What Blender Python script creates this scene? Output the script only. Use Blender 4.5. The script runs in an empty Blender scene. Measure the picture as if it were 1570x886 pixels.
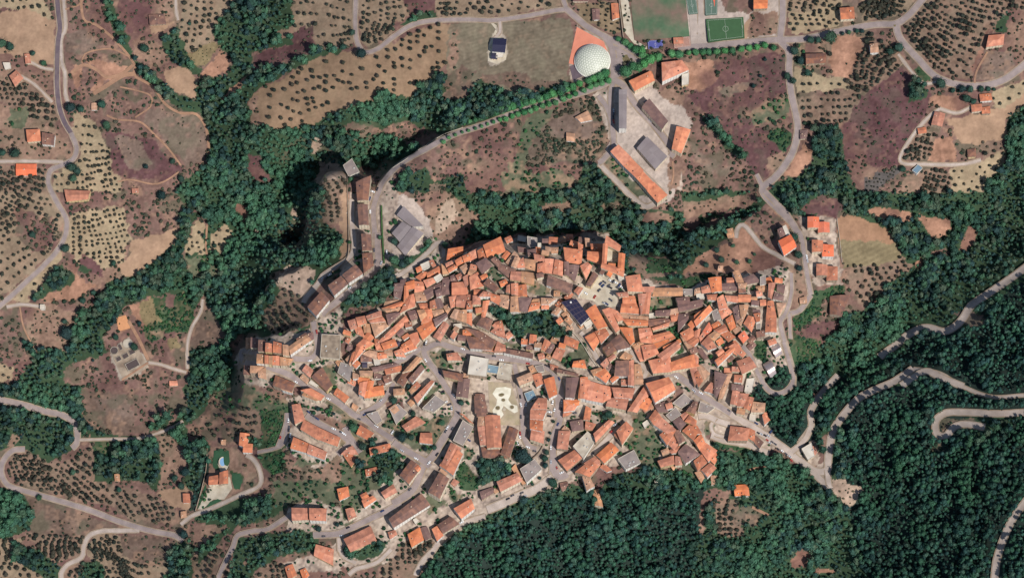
import bpy, math, random
import numpy as np
from mathutils import Vector, Matrix, noise as mnoise
random.seed(7); rng = np.random.default_rng(11)
scene = bpy.context.scene
PXM = 0.65                      # metres of ground per pixel of the photograph
W0, H0 = 1570, 886
TILT = math.radians(15.0)       # the satellite looks from a little south of straight down
DIST = 3500.0

# ------------------------------------------------------------------ camera, world, sun, exposure
cam = bpy.data.cameras.new('camera'); camo = bpy.data.objects.new('camera', cam)
scene.collection.objects.link(camo); scene.camera = camo
cam.sensor_width = 36.0; cam.lens = 36.0 * DIST / (W0 * PXM); cam.clip_start = 10; cam.clip_end = 12000
camo.location = (0, -DIST * math.sin(TILT), DIST * math.cos(TILT)); camo.rotation_euler = (TILT, 0, 0)

SUN_EL, SUN_AZ = math.radians(54), math.radians(136)      # azimuth clockwise from north
world = bpy.data.worlds.new('World'); scene.world = world; world.use_nodes = True
wn = world.node_tree; bg = wn.nodes['Background']
sky = wn.nodes.new('ShaderNodeTexSky'); sky.sky_type = 'NISHITA'; sky.sun_disc = False
sky.sun_elevation = SUN_EL; sky.sun_rotation = SUN_AZ; sky.altitude = 600
wn.links.new(sky.outputs[0], bg.inputs[0]); bg.inputs[1].default_value = 0.09
sun = bpy.data.lights.new('sun', 'SUN'); sun.energy = 4.2; sun.angle = math.radians(0.5); sun.color = (1.0, 0.965, 0.925)
suno = bpy.data.objects.new('sun', sun); scene.collection.objects.link(suno)
sd = Vector((math.sin(SUN_AZ) * math.cos(SUN_EL), math.cos(SUN_AZ) * math.cos(SUN_EL), math.sin(SUN_EL)))
suno.rotation_euler = sd.to_track_quat('Z', 'Y').to_euler(); suno.location = sd * 900
scene.view_settings.view_transform = 'Standard'; scene.view_settings.look = 'None'
scene.view_settings.exposure = 0.16; scene.view_settings.gamma = 1.0
scene.render.engine = 'CYCLES'; scene.cycles.max_bounces = 4; scene.cycles.diffuse_bounces = 2

# ------------------------------------------------------------------ terrain height
CT, ST = math.cos(TILT), math.sin(TILT)
HC = np.array([  # photo x, photo y, height in metres (town square = 0)
 (915,450,0),(850,400,-2),(960,400,-2),(760,390,-6),(700,420,-9),(620,470,-14),(560,540,-20),(500,560,-27),(400,540,-36),(430,580,-40),
 (900,560,-6),(1000,520,-4),(1100,480,-7),(1180,480,-10),(1200,600,-20),(1100,600,-12),(800,560,-16),(700,600,-24),(620,640,-34),(500,640,-44),
 (460,690,-52),(600,740,-46),(700,740,-46),(780,740,-46),(850,700,-38),(850,630,-26),(960,620,-16),(1000,690,-28),(1080,720,-38),(1150,660,-30),(1250,700,-36),(1275,740,-38),
 (640,800,-60),(480,800,-66),(350,850,-84),(540,860,-72),(660,870,-76),(760,820,-74),(860,800,-78),(950,860,-100),(1060,830,-92),(1180,850,-96),(1280,820,-84),(1300,886,-92),
 (1320,700,-34),(1420,720,-8),(1500,800,22),(1560,860,40),(1400,880,-40),(1560,700,26),(1440,640,-10),(1560,600,10),(1330,600,-30),(1420,560,-28),(1300,540,-52),(1240,580,-40),
 (1380,500,-58),(1470,470,-44),(1560,420,-40),(1480,380,-66),(1560,330,-72),(1380,350,-50),(1260,380,-26),(1210,400,-16),(1240,470,-30),(1180,370,-22),(1120,370,-26),
 (1090,320,-42),(1000,350,-46),(960,320,-44),(880,325,-52),(800,330,-54),(740,325,-50),(690,345,-36),(700,280,-40),(800,240,-34),(870,280,-40),(950,250,-24),(1010,300,-28),
 (640,360,-22),(640,300,-26),(585,330,-22),(545,300,-24),(500,270,-24),(480,400,-36),(440,440,-38),(440,330,-74),(420,300,-84),(520,420,-24),(600,250,-24),(660,210,-24),(760,170,-22),(860,140,-18),
 (940,100,-14),(1080,60,-10),(1200,70,-8),(1380,30,2),(1500,120,0),(1560,60,6),(1400,200,-12),(1300,230,-24),(1210,230,-20),(1170,290,-30),(1100,200,-20),(1040,150,-16),
 (900,40,-14),(780,60,-18),(640,60,-22),(600,120,-28),(460,140,-42),(400,180,-56),(540,170,-44),(640,170,-44),(560,210,-62),(480,215,-72),(420,250,-86),(370,330,-92),
 (330,200,-84),(300,150,-78),(260,120,-70),(200,70,-62),(120,60,-50),(30,60,-44),(60,160,-52),(150,220,-56),(250,230,-70),(200,300,-72),(100,330,-62),(30,300,-54),
 (310,300,-92),(330,420,-98),(280,500,-104),(200,430,-96),(250,350,-84),(100,450,-84),(60,520,-92),(110,560,-108),(200,540,-100),(330,560,-96),(30,640,-110),(150,620,-112),
 (250,640,-106),(330,700,-92),(400,740,-76),(400,640,-66),(300,790,-100),(200,800,-116),(100,760,-118),(30,800,-128),(100,870,-134),(250,870,-112),(30,420,-74),(560,640,-40),(380,480,-66),
 (430,360,-62),(360,520,-74),(590,0,-20),(400,20,-50),(300,20,-58),(1400,420,-58)], float)
HU, HV, HZ = HC[:, 0], HC[:, 1], HC[:, 2]
_d = np.sqrt((HU[:, None] - HU) ** 2 + (HV[:, None] - HV) ** 2)
_w = np.linalg.solve(np.sqrt(_d ** 2 + 20 ** 2) * -1 + 0 + np.eye(len(HC)) * -6.0, HZ + 45)
CLIFFS = [  # drop (m), points; the low side is on the left hand when walking along the points
 (24, [(672,400),(700,382),(735,357),(768,352),(815,358),(870,358),(905,352),(935,358),(962,372),(985,400)]),
 (22, [(428,352),(446,336),(462,312),(478,284),(487,262),(497,248),(520,240)]),
 (19, [(376,455),(388,436),(408,418),(434,403),(466,392)]),
 (13, [(366,600),(364,560),(368,528),(392,508),(430,500),(470,488)]),
 (14, [(578,276),(588,254),(626,224),(672,196),(694,188)]),
 (20, [(1020,362),(1060,346),(1110,330),(1150,318),(1180,308)]),
]
def _val(u, v, s, seed):
    """smooth value noise over photo coordinates, cell s pixels"""
    r = np.random.default_rng(seed); g = r.random((256, 256))
    x = (np.asarray(u, float) + 5000) / s; y = (np.asarray(v, float) + 5000) / s
    xi = np.floor(x).astype(int); yi = np.floor(y).astype(int); fx = x - xi; fy = y - yi
    fx = fx * fx * (3 - 2 * fx); fy = fy * fy * (3 - 2 * fy)
    a = g[xi % 256, yi % 256]; b = g[(xi + 1) % 256, yi % 256]; c = g[xi % 256, (yi + 1) % 256]; d = g[(xi + 1) % 256, (yi + 1) % 256]
    return (a * (1 - fx) + b * fx) * (1 - fy) + (c * (1 - fx) + d * fx) * fy
def height(x, y):
    x = np.atleast_1d(np.asarray(x, float)); y = np.atleast_1d(np.asarray(y, float))
    u = W0 / 2 + x / PXM; v = H0 / 2 - y * CT / PXM
    uc = np.clip(u, -60, W0 + 60); vc = np.clip(v, -60, H0 + 60)
    out = np.zeros(len(u))
    for i in range(0, len(u), 60000):
        s = slice(i, i + 60000)
        d = np.sqrt((uc[s, None] - HU) ** 2 + (vc[s, None] - HV) ** 2 + 400.0)
        out[s] = (-d) @ _w - 45
    for drop, pts in CLIFFS:
        P = np.array(pts, float)
        sel = (u > P[:, 0].min() - 90) & (u < P[:, 0].max() + 90) & (v > P[:, 1].min() - 90) & (v < P[:, 1].max() + 90)
        if not sel.any(): continue
        uu, vv = u[sel] + (_val(u[sel], v[sel], 14, 5) - .5) * 7, v[sel] + (_val(u[sel], v[sel], 14, 6) - .5) * 7
        best = np.full(len(uu), 1e9); sgn = np.zeros(len(uu)); par = np.zeros(len(uu))
        L = np.concatenate([[0], np.cumsum(np.hypot(*(P[1:] - P[:-1]).T))])
        for k in range(len(P) - 1):
            a, b = P[k], P[k + 1]; ab = b - a; l2 = ab @ ab
            t = np.clip(((uu - a[0]) * ab[0] + (vv - a[1]) * ab[1]) / l2, 0, 1)
            dx = uu - a[0] - t * ab[0]; dy = vv - a[1] - t * ab[1]; dd = np.hypot(dx, dy)
            c = ab[0] * dy - ab[1] * dx; m = dd < best
            best[m] = dd[m]; sgn[m] = np.sign(c[m]); par[m] = (L[k] + t[m] * math.sqrt(l2)) / L[-1]
        low = sgn < 0
        fade = np.clip(np.minimum(par, 1 - par) / .18, 0, 1)
        g = np.clip(best / 7.0, 0, 1); g = g * g * (3 - 2 * g)
        tail = np.clip(1 - (best - 12) / 75, 0, 1)
        up = np.where(low, -drop * .72 * g * tail, drop * .28 * np.clip(1 - best / 60, 0, 1) * np.clip(best / 3, 0.0, 1)) * fade
        up = np.where(low, up + drop * .0, up)
        out[sel] += up
    out += (_val(u, v, 40, 1) - .5) * 3 + (_val(u, v, 11, 2) - .5) * .7
    return out
def h1(x, y): return float(height([x], [y])[0])

def ray(px, py):
    """unit-free view ray of a photo pixel: point on it at height z is cam + r*t"""
    sx = (px - W0 / 2) * PXM; sy = (H0 / 2 - py) * PXM
    # image-plane point through the scene centre
    return np.array([sx, sy * CT, sy * ST]) - np.array([0, -DIST * ST, DIST * CT])
CAM = np.array([0, -DIST * ST, DIST * CT])
def on_z(px, py, z):
    r = ray(px, py); t = (z - CAM[2]) / r[2]; p = CAM + r * t
    return p[0], p[1]
def at(px, py, up=0.0):
    z = -30.0
    for _ in range(7):
        x, y = on_z(px, py, z + up); z = .35 * z + .65 * h1(x, y)
    x, y = on_z(px, py, z + up)
    return x, y, h1(x, y)
def ats(px, py, up=0.0):
    px = np.asarray(px, float); py = np.asarray(py, float); z = np.full(len(px), -30.0)
    for _ in range(7):
        x, y = ats_z(px, py, z + up); z = .35 * z + .65 * height(x, y)
    x, y = ats_z(px, py, z + up)
    return x, y, height(x, y)
def ats_z(px, py, z):
    sx = (px - W0 / 2) * PXM; sy = (H0 / 2 - py) * PXM
    rx, ry, rz = sx, sy * CT + DIST * ST, sy * ST - DIST * CT
    t = (z - CAM[2]) / rz
    return rx * t, CAM[1] + ry * t
def pix(x, y, z):
    """photo pixel of world points"""
    dx, dy, dz = x - CAM[0], y - CAM[1], z - CAM[2]
    depth = -(dy * -ST + dz * CT) * 1.0
    depth = dy * ST - dz * CT
    upc = dy * CT + dz * ST
    return W0 / 2 + dx / depth * DIST / PXM, H0 / 2 - upc / depth * DIST / PXM

# ---- traced plan of the place: F = origin and scale of the survey sheet, then shapes in sheet units
LAND = """
# frame ox oy scale ; then CLASS x,y x,y ...
F 0 0 2.992
# big central ravine wood
W 890,460 940,560 960,680 950,760 880,800 800,886 1568,886 1568,500 1400,585 1280,600 1150,560 1140,480 1160,430 1330,330 1440,275 1568,240 1568,215 1430,235 1340,290 1230,310 1160,320 1160,240 1240,230 1340,200 1340,100 1400,0 1090,0 1010,90 975,150 1000,210 1070,290 1060,340 910,360
W 478,0 510,0 540,100 595,180 610,260 665,310 745,370 820,440 900,470 920,520 840,510 750,450 700,390 640,345 620,290 570,240 530,150 490,70
W 740,120 830,130 850,210 880,300 930,330 880,340 780,280 740,200
T 0,60 120,40 250,90 255,300 160,290 110,260 0,250
S 0,0 200,0 235,90 120,45 0,45
C 0,380 90,370 200,400 255,480 275,560 150,570 60,500 0,470
K 0,480 60,500 130,560 290,590 340,720 280,735 0,735
G 40,500 130,500 130,590 50,590
K 0,260 110,260 240,330 240,420 160,400 80,380 0,370
S 335,515 440,560 500,700 545,820 560,886 230,886 250,790 350,740 370,680 330,590
C 0,760 210,770 220,886 0,886
P 545,0 700,0 690,90 640,150 590,150 540,60
K 700,0 830,0 830,100 760,180 700,170 680,110
T 690,110 760,105 800,110 740,150 680,150
A 830,0 1085,0 1010,90 975,150 990,200 950,200 860,250 830,150
V 860,255 960,195 1015,210 930,310 880,305
U 910,345 1010,235 1060,290 1040,330 950,355
T 750,330 850,308 910,370 890,465 820,430 760,380
K 610,180 740,200 780,290 690,300 620,250
U 450,280 520,290 590,310 560,350 480,370 430,430 420,400 470,350 440,310 380,290
U 330,300 380,290 360,400 340,410
N 680,500 840,520 920,540 955,640 940,740 850,760 770,650 700,590 650,560
P 480,600 700,640 790,740 850,790 760,830 600,820 520,800
K 1240,160 1345,120 1345,160 1270,180
A 1440,0 1568,0 1568,200 1440,235
A 1340,0 1440,0 1440,120 1345,140
P 1340,140 1440,120 1435,230 1240,310 1170,310 1170,250 1260,230 1340,200
F1 1145,470 1160,435 1300,360 1440,275 1568,245 1568,500 1400,585 1280,600 1150,565
K 1145,470 1180,440 1190,560 1180,580 1150,565
U 1010,450 1140,340 1100,410 1020,470
P 1140,710 1200,715 1210,790 1270,830 1180,840 1140,790
Q 1420,655 1500,645 1470,690 1430,690
F 523 0 2.992
W 0,490 100,475 220,430 300,445 360,410 440,340 480,345 480,460 540,480 560,410 640,360 720,380 760,440 900,420 1040,370 1060,400 950,460 820,500 700,540 560,590 460,640 290,740 190,800 100,760 0,886
A 0,0 65,0 70,200 0,210
A 80,0 290,0 320,60 250,120 200,180 120,215 90,180
P 290,0 440,0 440,60 320,70 310,50
A 440,0 1015,0 1010,35 700,80 440,80
A 440,0 710,0 700,60 440,75
W 310,80 430,40 440,80 330,115 260,130
F1 0,245 60,235 130,250 240,200 360,130 500,100 490,300 440,340 360,410 300,445 220,430 100,475 0,500
H 505,105 720,95 1060,85 1060,200 1040,330 1030,380 880,420 760,440 650,340 540,480 470,460 490,300 490,150
E 640,350 800,330 900,400 880,420 740,400 660,390
E 800,330 1010,390 900,415
R 680,190 720,110 740,150 770,190 770,260 740,290 690,300 670,240
M 1080,120 1150,150 1230,210 1240,290 1080,330 1045,290
M 1050,320 1110,330 1120,370 1060,370
X 1070,20 1260,10 1290,160 1200,130 1110,100
B 0,590 60,560 160,590 300,660 220,620 40,620
B 180,590 290,560 420,600 460,640 400,660 320,680
B 460,660 830,560 1000,500 1140,440 1200,560 1240,640 1180,740 1100,760 860,770 700,886 400,886 430,700
J 1000,500 1140,440 1180,520 1230,640 1170,740 850,760 880,640 950,560
N 950,560 1090,510 1190,560 1140,640 980,640
G 850,540 960,500 1000,490 940,570 870,650 840,780 900,800 980,770 1080,830 1000,886 760,886 720,800 800,720 820,640
W 270,790 400,780 420,830 560,800 580,886 260,886
K 590,770 720,700 760,780 690,840 600,850
J 400,840 470,840 480,886 400,886
W 1110,760 1170,760 1230,820 1280,886 1080,886
M 1150,430 1260,390 1380,560 1568,780 1568,886 1440,820 1260,690 1180,740 1240,650 1200,540
K 1400,440 1568,380 1568,560 1480,600 1380,480
F 1046 0 2.992
Y 0,180 0,0 470,0 470,150 380,200 120,225 40,220
K 300,65 440,60 445,150 300,185
B 180,0 330,0 330,60 200,65
S 485,0 730,0 725,110 560,160 490,150
N 730,0 820,0 815,100 730,115
A 480,0 620,0 600,60 480,60
A 820,0 1070,0 1020,60 880,100 820,100
C 1110,0 1568,0 1568,60 1500,30 1430,130 1350,300 1330,370 1220,350 1100,260 1020,150 1040,80
U 1430,130 1390,200 1340,330 1320,340 1350,260 1400,150
N 1380,240 1520,230 1540,330 1400,380 1350,360 1380,280
K 1480,180 1520,40 1568,60 1568,300 1540,320
W 1440,100 1500,50 1490,150 1430,145
U 10,280 140,275 160,350 150,380 50,425 20,380
P 145,285 440,240 485,300 490,430 300,490 330,580 520,640 480,720 440,760 380,820 330,790 230,680 130,540 20,440 50,430 150,385 165,340
B 20,440 130,540 230,680 330,790 360,860 240,860 100,850 20,770 0,560
W 90,540 140,530 170,570 230,660 300,720 270,740 180,650 110,580
G 310,500 470,450 500,480 490,540 400,560 330,580
O 380,620 440,590 500,620 480,700 430,660
K 390,720 480,690 460,760 400,790
C 500,180 560,170 640,190 660,260 520,300 500,260
K 560,200 650,200 660,310 560,310
G 530,190 560,190 560,310 520,300
S 520,310 560,320 830,390 900,300 1010,290 980,360 920,410 800,400 700,410 530,430 510,360
C 660,170 860,160 1000,240 1000,330 900,450 780,400 660,300
U 700,170 820,160 830,230 760,370 700,360 670,290
C 530,460 780,400 820,430 760,560 640,570 540,560
P 820,440 1000,310 1140,430 1120,500 1060,620 1000,760 940,770 730,740 720,640 750,570 790,500
P 1000,310 1060,370 1040,480 920,420
W 1040,380 1090,370 1130,440 1040,480
O 1060,320 1090,310 1150,370 1100,380
U 1130,440 1260,440 1320,490 1260,520 1160,480
K 720,740 820,720 900,780 860,840 800,830
U 550,660 610,670 590,740 540,810 470,810 500,740
W 600,600 720,580 740,680 760,800 800,886 380,886 440,830 540,810 600,740
V2 840,820 980,770 1000,780 880,886 830,886
C 1010,740 1060,640 1130,600 1160,620 1130,740
T 1210,550 1400,510 1568,440 1568,480 1490,540 1490,640 1280,670
U 1160,630 1240,630 1260,740 1130,745
S 1230,770 1360,740 1480,680 1480,740 1400,840 1360,886 1230,886
C 1370,650 1460,640 1480,680 1370,740
S 1420,430 1568,370 1568,440 1460,500 1420,480
C 1090,770 1230,780 1230,886 1080,886 1100,820
K 1010,840 1080,770 1100,820 1080,886 1000,886
W 1568,490 1500,530 1490,620 1490,740 1400,840 1370,886 1568,886
F 0 295 2.992
K 0,90 100,200 70,330 0,400
C 0,60 60,150 80,220 60,350 0,400
B 60,40 240,30 290,120 280,220 200,320 120,380 60,300
A 0,0 230,0 290,120 220,300 60,440 0,470
B 60,60 180,100 250,130 240,240 150,280 80,200
S 320,100 560,60 600,160 620,200 580,230 560,330 400,360 290,250 310,170
S 290,250 150,400 50,490 130,500 290,300
T 600,220 740,190 805,160 800,240 730,300 640,370 575,395 540,340 600,290
K 540,330 560,400 480,410 440,440 400,420 480,350
P 370,280 440,310 480,370 470,390 370,360
U 300,310 350,340 370,400 440,420 360,490 250,500 190,490 230,460 330,420 330,350
K 120,530 250,510 300,540 380,560 320,660 310,730 250,730 180,700 120,640
W 360,330 420,350 400,370 360,360
W 270,330 340,380 330,430 240,450 160,510 140,480 200,430
B 0,540 80,540 110,640 150,760 80,830 0,780
S 0,780 60,810 50,860 0,880
W 100,680 160,700 170,760 150,760
B 600,0 800,0 800,160 740,190 600,210 580,100
W 860,70 830,110 800,240 730,300 640,370 570,400 500,410 480,480 430,530 370,550 330,660 310,730 190,700 160,760 90,830 90,886 300,886 330,830 400,770 500,740 470,660 530,590 590,510 700,480 760,460 850,460 860,520 900,540 930,470 900,420 850,350 840,280 900,110
B 300,800 400,760 480,760 520,850 560,886 290,886
W 800,0 1500,0 1500,150 1568,200 1568,330 1480,380 1400,480 1380,560 1440,600 1330,680 1120,640 1050,700 1080,800 1100,886 870,886 860,720 1000,700 1040,660 960,560 930,480 860,460 860,280 960,140
S 845,270 905,115 945,150 930,230 950,290 900,285
S 970,190 1040,140 1060,180 1030,290 960,270
G 850,300 940,300 930,410 880,400 860,350
G 960,330 1010,330 1010,390 970,400
U 1080,50 1130,60 1160,120 1130,140 1080,80
U 590,515 700,485 735,580 650,620
V 635,505 705,485 735,585 660,615
O 700,480 850,460 900,540 870,640 740,640 700,700 650,620 735,585
B 760,470 800,470 800,540 770,520
U 535,570 580,560 600,620 570,640
G 690,640 740,620 750,660 700,670
V 765,665 810,655 830,700 780,730
B 680,690 760,670 790,740 690,750
R 510,720 600,670 640,720 680,780 640,830 560,860 510,780
B 790,720 850,720 850,800 780,800
B 900,560 940,480 1030,660 960,690 870,700 880,620
E 900,560 940,490 1030,650 980,700 870,715
C 1240,380 1330,335 1440,350 1440,420 1380,520 1440,590 1320,660 1230,640 1200,560 1290,450
Q 1280,370 1330,335 1440,350 1450,430 1380,480 1300,440 1250,410
W 1430,420 1440,360 1568,330 1568,360 1480,400
M 1100,720 1180,660 1400,640 1440,590 1568,520 1568,886 1110,886 1080,780
T 1500,0 1568,0 1568,150 1490,110
F 360 220 6.03
Q 790,200 960,190 1010,260 1040,380 950,400 830,420 740,380
C 780,360 1030,330 1040,700 950,740 820,720 820,500
Q 510,620 560,590 600,680 540,710
Q 690,20 800,0 790,70 720,80
T 1010,400 1045,400 1045,886 1000,886 1010,700
F 523 295 2.992
M 0,330 30,280 40,0 240,0 250,60 400,150 410,200 480,220 480,280 500,310 760,200 1250,190 1320,390 1568,440 1568,886 0,886 0,640 250,480 280,400 230,330 200,340 0,480
T 0,0 30,0 35,260 0,320
K 380,0 500,0 600,80 640,140 560,230 480,230 410,200 400,130
Q 480,30 520,30 540,100 480,170 430,200 440,120
W 500,0 1330,0 1410,80 1568,90 1568,430 1310,380 1250,190 1100,180 780,190 560,240 600,180 640,130 600,80
J 690,0 800,0 780,30 740,40
K 900,60 1050,40 1070,80 950,110
J 1180,60 1280,50 1300,90 1220,90
K 1370,100 1450,90 1560,130 1380,160
K 1320,290 1500,300 1540,380 1400,400 1330,350
O 1400,300 1500,310 1530,360 1400,380
W 0,480 200,340 260,390 260,440 180,520 40,530 0,560
W 220,290 300,280 420,220 460,230 360,320 280,360 230,340
W 680,540 740,530 800,560 870,550 960,540 1000,620 1060,660 950,670 850,650 820,680 740,600
G 410,740 470,720 530,760 490,800 430,800
G 670,340 720,340 740,410 700,410
G 740,680 820,690 840,720 760,710
G 870,410 950,430 950,470 860,460
G 1000,780 1110,680 1150,740 1130,790 1030,800
G 1400,490 1540,480 1540,550 1420,550
O 1500,620 1568,600 1568,740 1520,740
O 230,320 210,60 180,60 190,330
F 1046 295 2.992
W 0,0 310,0 260,60 180,110 100,140 0,60
K 0,50 260,10 310,30 200,90 100,110 0,120
W 380,0 860,0 1568,0 1568,886 560,886 520,830 570,760 640,700 700,640 740,560 880,520 930,430 1060,340 1010,290 950,180 860,140 740,90 520,110 420,40
W 0,180 120,170 380,20 420,40 280,160 220,200 0,370
U 240,170 330,110 420,60 500,150 440,240 420,400 200,370 0,370 60,310 140,260 220,240
B 280,130 400,50 470,140 430,200 440,260 380,240 320,170
P 540,90 570,50 640,10 720,30 740,80 700,110
U 840,90 900,70 1060,90 1060,130 920,140
U 1080,100 1220,130 1250,160 1180,220 1130,200
U 1270,260 1310,150 1350,170 1340,240 1300,270
B 1130,270 1220,250 1240,290 1140,300
U 1060,330 1100,300 1110,340
V3 710,120 780,100 860,140 950,180 970,230 820,220 720,230
V4 720,230 820,220 970,230 1010,290 920,330 740,335
C 750,340 920,330 1010,290 1060,340 930,430 880,510 820,520 760,420
M 540,110 700,110 720,330 740,340 720,430 600,420 540,180
K 430,300 520,330 560,360 590,460 600,500 500,560 480,480 500,380
O 540,500 600,450 740,420 740,470 640,490 640,560 500,650 510,560
P 560,610 700,590 730,650 580,660
K 500,640 580,700 560,780 500,760
O 480,640 640,680 560,830 510,790
M 0,460 120,400 300,380 440,330 500,360 500,520 440,600 470,700 520,800 510,886 0,886
O 0,400 120,370 200,400 100,400 40,440 0,440
O 330,670 370,670 400,780 340,770
P 1330,560 1400,560 1420,620 1330,600
F 0 590 2.992
K 0,90 100,120 100,170 0,250
W 0,0 370,0 380,120 400,220 350,280 300,150 170,110 80,100 0,50
W 0,100 170,120 310,160 350,280 260,340 190,360 120,300 60,280 0,300
K 50,230 100,240 70,280 30,280
B 370,0 740,0 760,60 780,160 720,220 540,230 440,190 390,130
E 380,30 700,50 760,180 560,240 400,150
W 700,150 790,140 760,210 690,210
W 400,200 540,230 710,250 740,330 740,480 690,480 680,440 600,440 500,440 430,440 430,320
O 430,250 530,240 530,330 440,330
C 50,330 120,300 230,360 350,330 430,260 430,440 540,470 520,560 330,520 100,460 40,400
C 540,470 700,500 800,560 800,640 600,610 540,560
W 0,470 100,490 160,540 160,620 110,660 60,700 0,700
E 100,490 410,600 560,650 560,670 400,690 360,760 260,710 110,670 160,600
C 110,680 400,700 380,780 200,830 180,750
A 0,700 100,710 80,790 180,820 240,886 0,886
W 60,720 180,760 270,830 290,886 220,886 60,800
A 390,750 450,680 780,700 800,760 790,886 460,886
E 560,690 780,700 780,830 700,840 560,780
W 790,720 890,720 880,886 740,886 770,840
W 360,790 480,820 480,886 340,886
C 280,886 290,830 380,800 380,840 350,886
K 870,640 1050,620 1040,680 900,760
C 880,760 1010,760 1000,886 890,886
W 840,0 960,0 960,90 900,160 850,190 780,180 860,100
K 960,80 1100,130 1110,200 1040,180 960,130
C 1100,90 1200,90 1190,240 1100,220 1050,190
B 860,170 1100,200 1090,270 960,280 880,230
K 720,240 790,220 850,340 850,370 780,430 760,490 720,500 740,380
W 780,200 860,190 850,290 800,250
W 840,270 960,270 950,310 900,500 840,470 860,370 850,330
D 960,280 890,480 870,560 900,580 960,400
T 720,490 850,460 880,560 850,580 780,560
K 960,280 1100,290 1110,460 1020,540 930,580 900,550 960,380
O 1000,300 1050,320 1050,400 990,400 970,330
O 1060,390 1110,400 1110,460 1070,480
O 910,560 950,480 950,570
W 1090,230 1200,240 1190,90 1320,90 1310,290 1300,400 1250,420 1200,380 1180,300
O 1200,100 1320,90 1300,380 1260,420 1200,380 1200,250
B 1200,460 1300,400 1460,400 1440,470 1330,500 1250,500
K 1100,310 1180,330 1190,420 1120,470
W 880,590 940,580 1100,520 1330,500 1310,560 1230,620 1090,650 990,740 910,820 900,760 1050,650 900,620
W 1040,886 1090,700 1230,680 1450,660 1450,760 1300,780 1180,840 1150,886
C 1180,886 1200,830 1300,800 1320,886
B 1110,820 1140,790 1130,840
K 1290,300 1310,290 1310,380 1460,400 1568,300 1568,440 1480,480
M 1320,60 1568,0 1568,300 1460,390 1310,300 1330,180
M 1320,560 1410,520 1568,560 1568,700 1320,660
M 1300,820 1420,780 1568,720 1568,860 1330,860
G 1460,460 1568,440 1568,540 1500,500
F 523 590 2.992
M 0,0 1200,0 1568,100 1568,300 1400,380 1200,360 1060,450 850,510 640,600 530,680 400,860 330,800 0,840
G 0,680 0,350 80,340 90,560 0,620
W 380,886 440,750 530,680 640,600 850,510 980,480 1060,460 1180,490 1250,400 1350,400 1400,370 1568,390 1568,886
G 0,640 60,620 60,660
W 0,760 160,720 230,720 170,780 100,800 0,800
C 160,886 280,720 400,680 440,740 340,886
W 80,260 250,300 300,370 260,400 220,460 140,450 60,350
G 520,420 540,390 620,400 620,470 560,480
W 620,350 700,330 780,370 770,410 640,470
W 800,300 860,300 860,360 810,360
G 0,150 140,150 100,260 60,340 0,280
G 240,100 400,230 440,290 300,240 180,180
G 420,160 500,140 470,220 420,220
G 1140,120 1250,120 1300,170 1200,160
G 1300,260 1350,180 1460,250 1460,380 1370,380
G 1320,130 1400,110 1400,160 1350,190
G 570,300 600,280 600,340 560,350
B 60,150 130,150 120,210 70,200
F 1046 590 2.992
W 0,400 160,400 100,260 180,260 400,320 600,420 690,500 760,570 820,700 860,886 0,886
M 0,0 380,0 400,180 480,270 580,400 680,500 690,400 680,330 600,380 540,330 520,300 300,300 180,250 100,200 160,360 150,440 80,440 0,340
W 380,0 700,0 1568,0 1568,886 860,886 820,700 770,570 690,500 680,340 560,260 500,290 400,190
G 0,340 60,380 80,440 0,420
K 0,590 100,490 160,480 180,520 100,560 110,680 60,700 20,690
C 140,520 300,520 420,560 430,640 300,700 160,690
K 150,480 230,480 200,530
U 540,740 600,780 580,820 500,840
U 600,840 690,840 700,860 600,870
O 330,830 420,830 420,886 320,886
Q 695,430 820,440 830,480 790,560 750,570 690,500
E 0,850 170,850 170,886 0,886
T 1190,180 1290,160 1400,200 1260,200 1210,220
G 100,170 140,160 150,220 110,230
O 160,270 380,290 370,380 200,380
E 1110,270 1190,260 1200,300 1130,310
E 370,0 470,0 500,10 440,60 390,30
E 560,210 600,240 600,300 540,290 520,260 480,275
E 1300,340 1360,350 1320,390
M 480,260 560,210 600,250 630,300 620,370 560,360
U 590,90 640,20 610,30
E 650,230 680,220 660,290 645,270
E 500,200 540,190
E 120,300 260,300 220,330
E 380,380 400,380 350,430
O 700,0 710,0 705,5
F 0 0 1
D 1290,560 1400,590 1430,620 1430,700 1300,730 1305,800 1330,886 1570,886 1570,640 1480,690 1470,640 1570,635 1570,600 1480,590 1420,575 1330,600
D 640,886 700,830 800,790 900,760 960,745 1040,760 1080,740 1060,886
D 1380,540 1420,500 1480,500 1570,430 1570,640 1470,590 1400,570 1300,620 1230,690 1200,670 1195,630 1230,560 1300,580
W 1080,690 1200,700 1290,760 1290,800 1330,886 1060,886 1055,830 1140,820 1130,760 1080,740
J 1118,785 1150,776 1168,786 1160,806 1130,806
K 1096,762 1102,760 1104,770 1099,774
K 1100,752 1120,750 1112,775 1098,775
U 1214,850 1228,838 1246,852 1240,868 1215,870
U 1247,873 1275,872 1280,878 1246,878
Q 1278,735 1320,737 1322,750 1310,777 1297,780 1278,756
J 1440,645 1480,640 1505,650 1480,655 1460,660 1445,665
J 1417,680 1443,677 1446,690 1424,694
U 1243,620 1262,598 1255,597 1243,610
K 1262,668 1275,664 1268,690 1260,685
N 1462,480 1500,478 1515,492 1490,500
K 600,886 640,840 665,830 640,886
C 620,850 660,822 668,838 640,886
F 0 0 1
Y 922,148 945,135 1000,128 1012,150 1050,168 1062,190 1040,215 1034,300 1004,318 985,310 936,248 924,246 938,212 930,180
F 905 210 9.81
G 215,380 320,280 470,430 560,560 900,900 640,860 350,560
K 1180,200 1500,100 1330,700 1180,880
F 0 0 1
Y 600,308 618,300 640,310 660,340 663,360 640,392 612,402 596,398 597,340
M 585,275 600,262 612,300 600,400 575,420 560,420 580,340
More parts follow.
